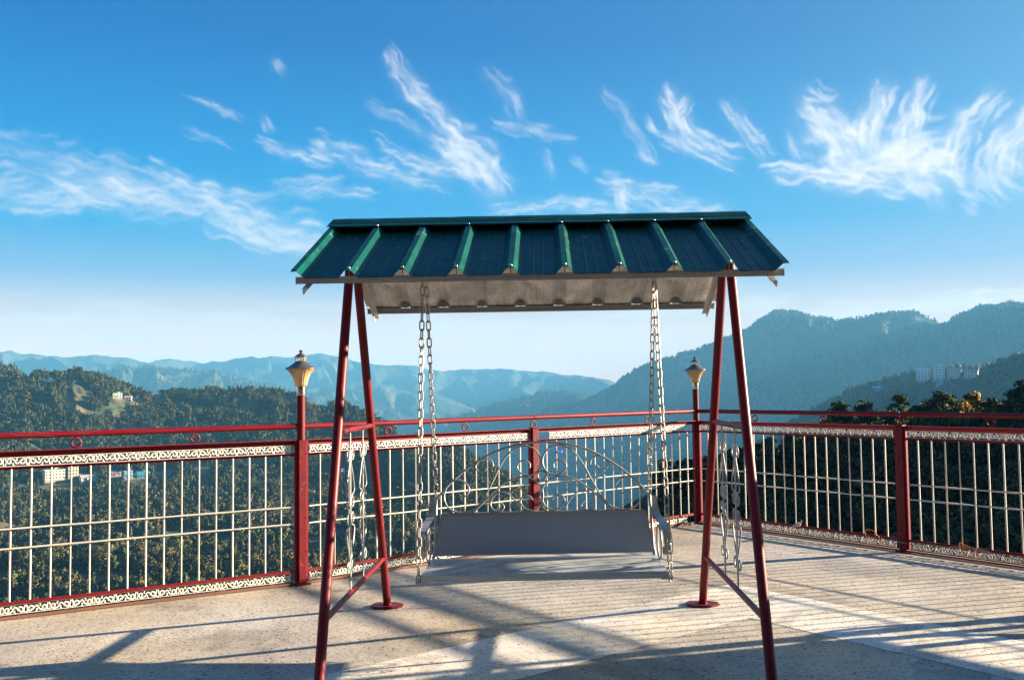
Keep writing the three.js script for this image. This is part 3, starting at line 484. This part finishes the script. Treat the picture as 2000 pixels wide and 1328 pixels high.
// a hill as a function of azimuth (degrees) and distance: its crest stands at dist(az) on the skyline given, its front falls towards the terrace
function hill(o) {
  const crest = (az) => table(o.line, az), dist = (az) => table(o.dist, az);
  const h = (az, r) => {
    const R = dist(az), H = EYE + R * Math.tan(crest(az) * DEG) + o.rough * 0.25 * fbm(az * o.fine, 3.3, 3), t = R - r;
    const x = r * Math.sin(az * DEG), z = r * Math.cos(az * DEG);
    if (t < 0) return H + t * o.back + o.rough * 0.5 * Math.min(1, -t / o.scale) * fbm(x / o.scale, z / o.scale, 4);
    const foot = typeof o.foot === 'function' ? o.foot(az) : o.foot, q = clamp(t / (o.front * R));
    const spur = o.spur ? 1 - Math.abs(fbm(az * o.spur + 0.6 * fbm(x / o.scale, z / o.scale, 2) + o.seed, q * 0.9, 3)) * 2 : 0;
    const g = 1 - Math.pow(1 - q, o.bend), near = Math.min(1, t / (o.scale * 0.6));
    return Math.min(H + 2, H - (H - foot) * clamp(g - o.depth * near * spur * (1 - q))) + o.rough * near * fbm(x / o.scale + o.seed, z / o.scale, 5);
  };
  return { ...o, h, dist, crest };
}
const polar = (az, r, y) => V(r * Math.sin(az * DEG), y, -r * Math.cos(az * DEG));
function hillMesh(name, H, az0, az1, na, nr, r0f, r1f, paint, mat) {
  const pos = new Float32Array((na + 1) * (nr + 1) * 3), col = new Float32Array(pos.length), idx = []; const c = [0, 0, 0];
  for (let i = 0; i <= na; i++) { const az = lerp(az0, az1, i / na), R = H.dist(az);
    for (let j = 0; j <= nr; j++) { const t = j / nr, r = t < 0.8 ? lerp(R * r0f, R, 1 - Math.pow(1 - t / 0.8, 1.35)) : lerp(R, R * r1f, (t - 0.8) / 0.2), y = H.h(az, r), k = (i * (nr + 1) + j) * 3, p = polar(az, r, y); pos[k] = p.x; pos[k + 1] = p.y; pos[k + 2] = p.z; paint(p, az, r, c); col[k] = c[0]; col[k + 1] = c[1]; col[k + 2] = c[2]; } }
  for (let i = 0; i < na; i++) for (let j = 0; j < nr; j++) { const a = i * (nr + 1) + j, b = a + nr + 1; idx.push(a, b, a + 1, b, b + 1, a + 1); }
  const g = new THREE.BufferGeometry(); g.setAttribute('position', new THREE.BufferAttribute(pos, 3)); g.setAttribute('color', new THREE.BufferAttribute(col, 3)); g.setIndex(idx); g.computeVertexNormals();
  const m = mesh(name, g, mat); m.userData.kind = 'structure'; return m;
}
M.earth = new THREE.MeshStandardMaterial({ vertexColors: true, roughness: 1 });
const mixc = (c, a, b, t) => { for (let i = 0; i < 3; i++) c[i] = lerp(a[i], b[i], t); };
const GRASS = [.16, .115, .055], SCRUB = [.050, .062, .026], WOOD = [.022, .036, .020], SOIL = [.20, .14, .085];
const meadow = (s, k) => (p, az, r, c) => { const n = fbm(p.x / s, p.z / s + k, 5), m = fbm(p.x / (s * 0.2), p.z / (s * 0.2), 3); mixc(c, SCRUB, n + 0.4 * m > 0.1 ? GRASS : SOIL, smooth(-0.15, 0.45, n + 0.5 * m)); };
const forest = (s, bare) => (p, az, r, c) => { const n = fbm(p.x / s, p.z / s + p.y / s, 5), m = n2b(p.x / (s * .05), p.z / (s * .05) + p.y / (s * .05)); mixc(c, WOOD, GRASS, bare * smooth(0.12, 0.5, n + 0.12 * m)); for (let i = 0; i < 3; i++) c[i] *= 1 + 0.35 * m; };

const S = SHAPES;
const leftHill = hill({ line: S.left, dist: [[-34, 990], [-16, 945], [-11, 907], [-9, 862], [-6.4, 750], [-3.2, 675], [0, 585], [2, 518], [4, 450]], foot: (az) => -69 - 4 * smooth(-5, 3, az), front: .36, bend: 1.7, back: .35, rough: 8, scale: 98, fine: .9, spur: .16, depth: .16, seed: 4 });
const mountain = hill({ line: S.mountain, dist: [[-6, 3900], [5, 4000], [11, 3900], [15, 3600], [26, 3500], [34, 3000]], foot: -690, front: .42, bend: 1.15, back: .5, rough: 34, scale: 400, fine: .8, spur: .22, depth: .17, seed: 9 });
const spurHill = hill({ line: S.spur, dist: [[14, 1350], [22, 1450], [30, 1300], [36, 1200]], foot: -330, front: .5, bend: 1.1, back: .45, rough: 12, scale: 150, fine: 1.2, spur: .2, depth: .1, seed: 2 });
const centreHill = hill({ line: S.centre, dist: [[-6, 4600], [8, 4600]], foot: -690, front: .3, bend: 1.1, back: .5, rough: 20, scale: 260, fine: 1, spur: .3, depth: .15, seed: 6 });
const hazyHill = hill({ line: S.hazy, dist: [[-17, 5400], [3, 5500]], foot: -690, front: .3, bend: 1.1, back: .4, rough: 35, scale: 500, fine: 1, spur: .25, depth: .22, seed: 13 });
const middleHill = hill({ line: S.middle, dist: [[-36, 4400], [-20, 4600], [-5, 4800]], foot: -690, front: .34, bend: 1.1, back: .4, rough: 30, scale: 380, fine: 1, spur: .28, depth: .24, seed: 17 });
const farHill = hill({ line: S.far, dist: [[-36, 5900], [-22, 6000], [-19, 6500], [10, 6600], [15, 6600]], foot: -690, front: .3, bend: 1.1, back: .3, rough: 45, scale: 700, fine: .8, spur: .22, depth: .24, seed: 21 });
const nearHill = hill({ line: [...S.nearright, [42, 3], [47, 8.5], [57, 8.5], [63, 1]], dist: [[6, 95], [14, 120], [22, 135], [40, 155], [63, 165]], foot: (az) => -17 + 4 * smooth(10, 30, az), front: .68, bend: 1.25, back: .30, rough: 1.6, scale: 16, fine: 2, spur: 0, depth: 0, seed: 31 });
hillMesh('far_mountains', farHill, -36, 15, 260, 60, .68, 1.06, forest(900, .35), M.earth);
hillMesh('hazy_ridge', hazyHill, -17, 3, 120, 50, .68, 1.2, forest(500, .4), M.earth);
hillMesh('middle_ridge', middleHill, -36, -5, 200, 60, .64, 1.2, forest(420, .55), M.earth);
hillMesh('centre_hill', centreHill, -6, 9, 120, 60, .68, 1.2, forest(300, .25), M.earth);
hillMesh('mountain', mountain, -5, 36, 380, 130, .56, 1.25, forest(260, .35), M.earth);
hillMesh('wooded_spur', spurHill, 14, 38, 180, 80, .45, 1.3, forest(110, .5), M.earth);
hillMesh('wooded_hill', leftHill, -36, 4, 340, 200, .22, 1.35, meadow(70, 5), M.earth);
hillMesh('shaded_hillside', nearHill, 6, 63, 170, 70, .30, 1.6, (p, az, r, c) => { mixc(c, SCRUB, GRASS, smooth(-.1, .6, fbm(p.x / 7, p.z / 7, 5))); }, M.earth);
{ // the terrace's own slope, and the valley floor out to the horizon
  const own = { dist: () => 300, h: (az, r) => -1.2 - Math.max(0, r - 10) * .40 * (az > 4 ? lerp(1, .62, smooth(4, 12, az)) : 1) + 1.2 * fbm(r * Math.sin(az * DEG) / 14, r * Math.cos(az * DEG) / 14, 4) * smooth(9, 30, r) };
  hillMesh('hillside', own, -50, 60, 160, 60, .035, 1.0, meadow(14, 2), M.earth);
  const g = new THREE.CircleGeometry(7000, 96).rotateX(-Math.PI / 2).translate(0, -700, 0), n = g.attributes.position.count, col = new Float32Array(n * 3).map((_, i) => WOOD[i % 3] * 1.3); g.setAttribute('color', new THREE.BufferAttribute(col, 3));
  setting(mesh('valley_floor', g, M.earth));
}
// the wooded hillside that rises behind the terrace, out of the frame: it keeps the low sky off everything that faces the camera
const backSlope = { dist: () => 70, h: (az, r) => -1 + Math.max(0, r - 14) * .42 * smooth(96, 118, az) * smooth(268, 246, az) + 1.5 * fbm(r * Math.sin(az * DEG) / 12, r * Math.cos(az * DEG) / 12, 4) * smooth(14, 24, r) };
hillMesh('upper_slope', backSlope, 92, 272, 120, 40, .16, 1.25, meadow(12, 8), M.earth);
console.log('terrain done');

// ---------- trees ----------
// leaves as small bent faces spread through clumps; positions stay in the crown's own frame, the trunk's foot at the origin
function leafCloud(seed, clumps, per, size, flat = .6) {
  const r = rng(seed), pos = [], nor = [], v = V(0, 0, 0), q = new THREE.Quaternion(), e = new THREE.Euler(), tri = [[-.5, 0, 0], [.5, 0, .1], [.05, .9, 0]];
  let mx = 0, my = 0, mz = 0, far = 0; for (const c of clumps) { mx += c[0] / clumps.length; my += c[1] / clumps.length; mz += c[2] / clumps.length; } for (const c of clumps) far = Math.max(far, Math.hypot(c[0] - mx, c[1] - my, c[2] - mz) + c[3]); const ms = .75 / far;
  for (const [cx, cy, cz, cr] of clumps) for (let i = 0; i < per; i++) {
    const u = 2 * r() - 1, a = r() * 2 * Math.PI, s = Math.sqrt(1 - u * u), d = cr * Math.pow(r(), .42), ox = s * Math.cos(a), oz = s * Math.sin(a), px = cx + ox * d, py = cy + u * d * flat, pz = cz + oz * d;
    e.set(r() * 6.3, r() * 6.3, r() * 6.3); q.setFromEuler(e); const k = size * (.6 + .8 * r());
    for (const t of tri) { v.set(t[0] * k, (t[1] - .4) * k, t[2] * k).applyQuaternion(q); pos.push(px + v.x, py + v.y, pz + v.z); nor.push(ox * .55 + (px - mx) * ms, u * .5 + .25 + (py - my) * ms, oz * .55 + (pz - mz) * ms); }
  }
  const g = new THREE.BufferGeometry(); for (let i = 0; i < nor.length; i += 3) { const l = Math.hypot(nor[i], nor[i + 1], nor[i + 2]); nor[i] /= l; nor[i + 1] /= l; nor[i + 2] /= l; }
  g.setAttribute('position', new THREE.Float32BufferAttribute(pos, 3)); g.setAttribute('normal', new THREE.Float32BufferAttribute(nor, 3));
  return g;
}
function broadClumps(seed, H, W, n) { const r = rng(seed), out = []; for (let i = 0; i < n; i++) { const y = .30 + .66 * Math.pow(r(), .8), wide = Math.sin(Math.PI * clamp((y - .18) / .9)) * W * .5, a = r() * 6.283, d = wide * Math.sqrt(r()) * .85; out.push([d * Math.cos(a), y * H, d * Math.sin(a), W * (.13 + .10 * r())]); } return out; }
function pineClumps(seed, H, W, n) { const r = rng(seed), out = []; for (let i = 0; i < n; i++) { const t = i / (n - 1), y = .22 + .74 * t, wide = W * .5 * (1 - t * .82) * (.7 + .5 * r()), a = r() * 6.283, d = wide * .55 * r(); out.push([d * Math.cos(a), y * H, d * Math.sin(a), wide * .75 + .05 * W]); } return out; }
function trunkGeo(seed, H, r0, limbs, W) {
  const r = rng(seed), list = [new THREE.CylinderGeometry(r0 * .25, r0, H * .82, 7).translate(0, H * .41 - .3, 0)];
  for (let i = 0; i < limbs; i++) { const a = r() * 6.283, y = H * (.28 + .4 * r()), l = W * (.25 + .2 * r()); list.push(rod(V(0, y, 0), V(l * Math.cos(a), y + l * (.4 + .5 * r()), l * Math.sin(a)), r0 * .28, 5)); }
  return merge(list);
}
const leafMat = (r, g, b) => new THREE.MeshStandardMaterial({ color: lin(r, g, b), roughness: .9, side: THREE.DoubleSide });
M.bark = new THREE.MeshStandardMaterial({ color: lin(.10, .072, .048), roughness: 1 });
M.leaf = [leafMat(.088, .108, .028), leafMat(.066, .088, .028), leafMat(.112, .118, .030), leafMat(.125, .100, .036)];
M.yellowLeaf = leafMat(.30, .20, .028);
M.stuffLeaf = new THREE.MeshStandardMaterial({ color: 0xffffff, roughness: .95, side: THREE.DoubleSide });

const seek = (H, az, el, r0, r1) => { for (let d = r0; d < r1; d += 2) if (EYE + d * Math.tan(el * DEG) < H.h(az, d)) return d; return r1; };
// where houses stand: [hill, azimuth, elevation of the foot, half width in degrees]
const PLOTS = [[leftHill, -26.55, -4.72, .75], [leftHill, -25.6, -4.55, .5], [leftHill, -24.8, -4.88, .6], [leftHill, -23.4, -4.78, .5], [leftHill, -22.75, -4.8, .4], [leftHill, -21.95, -4.86, .5], [leftHill, -20.8, -4.9, .6], [leftHill, -18.7, -4.68, .6], [leftHill, -10.1, -6, .5], [leftHill, -26.85, .7, .45], [leftHill, -23.35, -.25, .4], [leftHill, -22.75, -.38, .35], [leftHill, -22.3, -.46, .35], [leftHill, -21.2, -.2, .35],
  [spurHill, 24.15, .12, .5], [spurHill, 24.95, .18, .5], [spurHill, 25, -.1, .3], [spurHill, 25.75, .25, .5], [spurHill, 26.6, .3, .5], [spurHill, 21, -.42, .25], [spurHill, 21.65, -.4, .35]].map(([H, az, el, w]) => ({ H, az, w, d: H === leftHill ? seek(H, az, el, el < -2 ? 222 : 660, 1090) : seek(H, az, el, 800, 1800) }));
const onPlot = (H, az, d) => PLOTS.some((q) => q.H === H && Math.abs(az - q.az) < q.w && d > q.d - (H === leftHill ? 45 : 160) && d < q.d + 10);
// instanced woods
function woods(name, label, H, geos, count, az0, az1, rr, size, seed, keep, tones) {
  const r = rng(seed), lists = geos.map(() => []);
  for (let tries = 0; tries < count * 6 && lists.reduce((a, l) => a + l.length, 0) < count; tries++) {
    const az = lerp(az0, az1, r()), R = H.dist(az), d = Math.sqrt(lerp((R * rr[0]) ** 2, (R * rr[1]) ** 2, r())), y = H.h(az, d), p = polar(az, d, y);
    if (!keep(p, az, d, r) || onPlot(H, az, d)) continue;
    const k = Math.floor(r() * geos.length), t = tones[Math.floor(r() * tones.length)], w = .7 + .6 * r();
    lists[k].push([p, size * (.65 + .7 * r()), r() * 6.283, [t[0] * w, t[1] * w, t[2] * w]]);
  }
  const m4 = new THREE.Matrix4(), q = new THREE.Quaternion(), col = new THREE.Color();
  lists.forEach((l, k) => {
    const im = new THREE.InstancedMesh(geos[k], M.stuffLeaf, l.length); im.name = numbered(name); im.userData = { kind: 'stuff', label, category: 'forest' }; im.castShadow = im.receiveShadow = true;
    l.forEach(([p, s, a, c], i) => { q.setFromAxisAngle(V(0, 1, 0), a); m4.compose(V(p.x, p.y - s * .08, p.z), q, V(s, s * (.9 + .3 * ((i * 7) % 5) / 5), s)); im.setMatrixAt(i, m4); im.setColorAt(i, col.setRGB(...c)); });
    scene.add(im);
  });
}
const pineA = leafCloud(1, pineClumps(1, 1, .42, 10), 60, .085), pineB = leafCloud(2, pineClumps(2, 1, .36, 10), 56, .08), roundA = leafCloud(3, broadClumps(3, .9, .72, 12), 60, .09), roundB = leafCloud(4, broadClumps(4, .8, .8, 13), 60, .09);
const smallA = leafCloud(5, pineClumps(5, 1, .55, 6), 12, .22), smallB = leafCloud(6, broadClumps(6, .85, .8, 6), 12, .24);
const GREENS = [[.112, .118, .030], [.088, .104, .030], [.120, .120, .032], [.072, .088, .028], [.138, .116, .036]];
const open = (s, lo, k = 0) => (p, az, d, r) => fbm(p.x / s + k, p.z / s + 5, 4) < lo + .25 * (r() - .5);
woods('pine_wood', 'dense pine wood covering the upper slope of the left hill', leftHill, [pineA, pineB, roundA], 34000, -33, 3, [.64, 1.03], 6.8, 7, (p, az, d, r) => fbm(p.x / 75, p.z / 75 + 5, 4) < .16 + .22 * (r() - .5), GREENS);
woods('mixed_wood', 'mixed wood filling the valley behind the left railing', leftHill, [roundA, roundB, pineA], 10500, -33, 3, [.25, .68], 6.6, 8, (p, az, d, r) => fbm(p.x / 60, p.z / 60 + 9, 4) < .06 + .26 * (r() - .5), [...GREENS, [.125, .115, .034], [.13, .098, .040]]);
woods('mountain_wood', 'dark wood on the big hazy mountain at the right', mountain, [smallA, smallB], 46000, -3, 33, [.60, 1.005], 11, 9, (p, az, d, r) => fbm(p.x / 260, p.z / 260, 4) < .35 + .3 * (r() - .5), GREENS);
woods('spur_wood', 'wood on the spur below the mountain village', spurHill, [smallA, smallB, roundA], 12000, 15, 34, [.5, 1.03], 12, 10, open(120, .35), GREENS);
woods('ridge_wood', 'hazy wood on the middle ridge at the left', middleHill, [smallA, smallB], 16000, -32, -7, [.72, 1.01], 18, 11, open(420, .25), GREENS);
woods('hill_wood', 'hazy wood on the small blue hill in the middle', centreHill, [smallA, smallB], 6000, -4, 7, [.75, 1.01], 18, 12, open(300, .4), GREENS);
woods('hillside_scrub', 'dark scrub on the shaded slope behind the right railing', nearHill, [roundA, roundB], 2600, 9, 38, [.36, 1.0], 2.6, 13, open(20, .5), GREENS);
woods('upper_wood', 'pine wood on the slope behind the terrace', backSlope, [pineA, pineB, roundA], 900, 112, 252, [.24, 1.2], 9, 14, () => true, GREENS);
woods('ridge_pines', 'pines on the rise beyond the right edge', nearHill, [pineA, roundA], 500, 41, 61, [.7, 1.1], 9, 15, () => true, GREENS);
console.log('woods done');

// single trees: three kinds, each built once and copied
function makeTree(name, seed, H, W, kind, clumps, per, leaf, mat) {
  const crown = leafCloud(seed, kind === 'pine' ? pineClumps(seed, H, W, clumps) : broadClumps(seed, H, W, clumps), per, leaf), trunk = trunkGeo(seed, H, H * .022, kind === 'pine' ? 3 : 7, W);
  return (at, turn, s, label, group, m = mat) => { const g = thing(name, label, 'tree', group); g.position.copy(at); g.rotation.y = turn; g.scale.setScalar(s); mesh('trunk', trunk, M.bark, g); mesh('crown', crown, m, g); return g; };
}
{ // trees standing out along the shaded slope at the right
  const tall = makeTree('hill_tree', 41, 8, 4.6, 'broad', 34, 62, .34, M.leaf[0]), wide = makeTree('hill_tree', 42, 7, 5.6, 'broad', 40, 62, .34, M.leaf[1]), slim = makeTree('hill_tree', 43, 7.5, 3.4, 'pine', 18, 80, .34, M.leaf[1]);
  // azimuth and elevation of the tree top, distance, kind
  const list = [[19.55, -1.05, 122, wide, .62, 'dark twin-crowned tree, first from the left above the right railing'], [20.95, -1.05, 124, wide, .60, 'rounded dark tree touching the twin-crowned tree above the right railing'], [22.75, -.65, 126, tall, .68, 'tall dark tree left of the shaded railing post, second crown group'],
    [23.95, -1.25, 130, wide, .5, 'low dark tree squeezed between two taller trees above the shaded post'], [24.95, -.55, 132, wide, .85, 'widest dark tree, just right of the shaded railing post'], [26.4, -.55, 130, tall, .82, 'tree with yellow autumn leaves above the right railing'],
    [27.7, -1.0, 124, slim, .55, 'small slim tree right of the yellow tree'], [28.55, -.95, 112, wide, .55, 'dark round tree at the right edge, lower of two'], [29.2, -.05, 104, wide, .75, 'dark tree leaning in at the right edge, the highest crown there'], [23.6, -2.4, 112, wide, .8, 'small dark tree below the railing line near the shaded post'], [17.3, -3.4, 108, tall, .9, 'dark tree seen through the right railing next to the swing leg'], [15.6, -3.9, 104, wide, .9, 'dark bushy tree seen through the right railing behind the swing leg'], [18.6, -3.1, 105, wide, .8, 'brownish tree seen through the right railing near the middle of the panel'], [13.2, -5.2, 98, slim, .8, 'dark slim tree low behind the corner lamp post'], [11.6, -5.8, 92, slim, .8, 'dark slim tree behind the railing left of the corner post'], [27.0, -2.6, 100, wide, .8, 'dark tree behind the right railing at the far right panel']];
  list.forEach(([az, el, d, make, s, label], i) => { const topY = EYE + d * Math.tan(el * DEG), h = (make === tall ? 8 : make === wide ? 7 : 7.5) * .99, k = s; make(polar(az, d, topY - h * k), i * 1.7, k, label, 'trees on the slope behind the right railing', label.includes('yellow') ? M.yellowLeaf : label.includes('brownish') ? M.leaf[3] : undefined); });
}
{ // the nearest trees in the valley at the left
  const kinds = [0, 1, 2, 3].map((k) => makeTree('valley_tree', 60 + k, 9, [7.4, 6.6, 8.2, 4.6][k], k === 3 ? 'pine' : 'broad', 26, 90, .40, M.leaf[k])), r = rng(99), put = [];
  for (let t = 0; t < 4000 && put.length < 150; t++) {
    const az = lerp(-31, -4, r()), d = lerp(250, 420, Math.pow(r(), .7)), p = polar(az, d, leftHill.h(az, d));
    if (fbm(p.x / 60, p.z / 60 + 9, 4) > .32 || put.some((q) => q.distanceTo(p) < 4.2)) continue;
    put.push(p); const i = put.length; kinds[Math.floor(r() * 4)](p.setY(p.y - .6), r() * 6, .7 + .6 * r(), 'leafy tree low in the valley, seen between the left balusters', 'valley trees behind the left railing', M.leaf[Math.floor(r() * 4)]);
  }
}

// ---------- houses ----------
const wallMat = (r, g, b) => new THREE.MeshStandardMaterial({ color: lin(r, g, b), roughness: .85 });
M.pane = new THREE.MeshStandardMaterial({ color: lin(.05, .06, .07), roughness: .25 });
function house(H, az, el, r0, r1, w, d, floors, wall, roof, kind, label, group, turn = 0) {
  const S0 = H === leftHill ? .72 : 1.25;
  const dist = seek(H, az, el, r0, r1), at = polar(az, dist, H.h(az, dist) - .6), g = thing('hill_house', label, 'house', group); g.position.copy(at); g.rotation.y = -az * DEG + turn; g.scale.setScalar(S0);
  const h = floors * 3 + .6, wm = wallMat(...wall), rm = wallMat(...roof);
  mesh('plinth', box(w + 1, 3, d + 1, 0, -.9, 0), wallMat(.30, .26, .21), g);
  mesh('wall', box(w, h - .6, d, 0, h / 2 + .3, 0), wm, g);
  if (kind === 'flat') { mesh('roof', merge([box(w + .8, .3, d + .8, 0, h + .15, 0), box(w * .3, 1.6, d * .4, w * .2, h + 1.0, -d * .15)]), rm, g); }
  else { const s = new THREE.Shape([[-d / 2 - .7, 0], [0, d * .28], [d / 2 + .7, 0], [d / 2 + .7, -.25], [-d / 2 - .7, -.25]].map((p) => new THREE.Vector2(...p))); mesh('roof', new THREE.ExtrudeGeometry(s, { depth: w + 1.4, bevelEnabled: false }).rotateY(Math.PI / 2).translate(-w / 2 - .7, h + .25, 0), rm, g); }
  const n = Math.max(2, Math.round(w / 3.2));
  for (let f = 0; f < floors; f++) { for (let i = 0; i < n; i++) { const x = lerp(-w / 2, w / 2, (i + .5) / n), wd = mesh('window', box(1.5, 1.5, .12, x, 2.1 + f * 3, d / 2 + .05), M.frame, g); mesh('pane', box(1.2, 1.2, .06, x, 2.1 + f * 3, d / 2 + .13), M.pane, wd); }
    if (floors > 1) mesh('balcony', box(w + .3, .25, 1.2, 0, .55 + f * 3, d / 2 + .5), wm, g); }
  mesh('door', box(1.1, 2.1, .1, -w * .18, 1.66, d / 2 + .06), M.wood, g);
}
M.frame = wallMat(.62, .60, .56);
{
  const G = 'houses on the left hill', L = (az, el, r0, r1, ...a) => house(leftHill, az, el, el < -2 ? 222 : 660, 1090, ...a);
  L(-26.55, -4.72, 300, 1250, 18, 9, 3, [.72, .62, .46], [.60, .55, .45], 'flat', 'large cream house of three storeys, leftmost behind the left railing', G, .3);
  L(-25.6, -4.55, 300, 1250, 9, 8, 3, [.66, .62, .45], [.05, .26, .17], 'gable', 'tall cream house with a green roof beside the large cream house', G, .2);
  L(-24.8, -4.88, 300, 1250, 15, 8, 1, [.70, .68, .66], [.36, .36, .36], 'gable', 'low white house with a grey roof right of the green roof', G, .3);
  L(-23.4, -4.78, 300, 1250, 10, 7, 1, [.62, .40, .30], [.30, .28, .27], 'gable', 'low pinkish house left of the blue houses', G, .1);
  L(-22.75, -4.80, 300, 1250, 8, 7, 2, [.16, .46, .62], [.30, .40, .46], 'flat', 'small pale blue house left of the deep blue house', G, .2);
  L(-21.95, -4.86, 300, 1250, 12, 8, 2, [.03, .26, .40], [.05, .24, .36], 'flat', 'deep blue house in the middle of the row of houses', G, .2);
  L(-20.8, -4.90, 300, 1250, 15, 8, 1, [.26, .23, .22], [.16, .15, .16], 'gable', 'dark grey low house at the right of the row', G, .1);
  L(-18.7, -4.68, 300, 1250, 14, 7, 1, [.34, .27, .20], [.30, .25, .19], 'gable', 'brown low house set apart right of the row', G, -.1);
  L(-10.1, -6.0, 300, 1250, 9, 7, 1, [.45, .40, .33], [.26, .24, .22], 'gable', 'lone grey house seen between the left lamp post and swing leg', G, 0);
  L(-26.85, .70, 900, 1400, 12, 7, 1, [.70, .66, .64], [.60, .56, .54], 'flat', 'small white house alone on the crest at the far left', G, 0);
  L(-23.35, -.25, 900, 1400, 11, 7, 2, [.66, .62, .52], [.20, .42, .30], 'flat', 'pale house with a greenish roof near the crest, leftmost of its cluster', G, .2);
  L(-22.75, -.38, 900, 1400, 8, 6, 1, [.66, .55, .50], [.45, .36, .33], 'gable', 'small pale house second in the cluster near the crest', G, -.2);
  L(-22.3, -.46, 900, 1400, 9, 6, 1, [.64, .58, .54], [.42, .20, .16], 'gable', 'small house with a red roof in the cluster near the crest', G, .1);
  L(-21.2, -.20, 900, 1400, 8, 6, 1, [.52, .40, .28], [.40, .30, .22], 'gable', 'small tan house at the right end of the crest cluster', G, 0);
  const S2 = 'buildings of the village on the right spur', R = (az, el, r0, r1, ...a) => house(spurHill, az, el, 800, 1800, ...a);
  R(24.15, .12, 500, 1100, 13, 9, 4, [.62, .64, .66], [.30, .45, .60], 'gable', 'white terraced building with a blue roof, left part of the hill village', S2, .2);
  R(24.95, .18, 500, 1100, 12, 9, 5, [.66, .68, .70], [.40, .52, .60], 'flat', 'tallest white building of the hill village', S2, 0);
  R(25.0, -.10, 500, 1100, 7, 6, 1, [.10, .48, .58], [.10, .50, .60], 'flat', 'small turquoise building below the tallest white building', S2, 0);
  R(25.75, .25, 500, 1100, 12, 8, 3, [.58, .52, .48], [.34, .26, .24], 'gable', 'tan building right of the tallest in the hill village', S2, -.2);
  R(26.6, .30, 500, 1100, 13, 8, 2, [.62, .60, .56], [.34, .30, .30], 'gable', 'low pale building at the right end of the hill village', S2, -.1);
  R(21.0, -.42, 500, 1100, 5, 5, 1, [.16, .46, .62], [.18, .50, .66], 'gable', 'tiny turquoise hut on the spur, left of two', S2, 0);
  R(21.65, -.40, 500, 1100, 9, 6, 1, [.20, .46, .60], [.24, .56, .72], 'gable', 'longer turquoise hut on the spur, right of two', S2, 0);
}
console.log('nature done');

renderer.render(scene, camera);
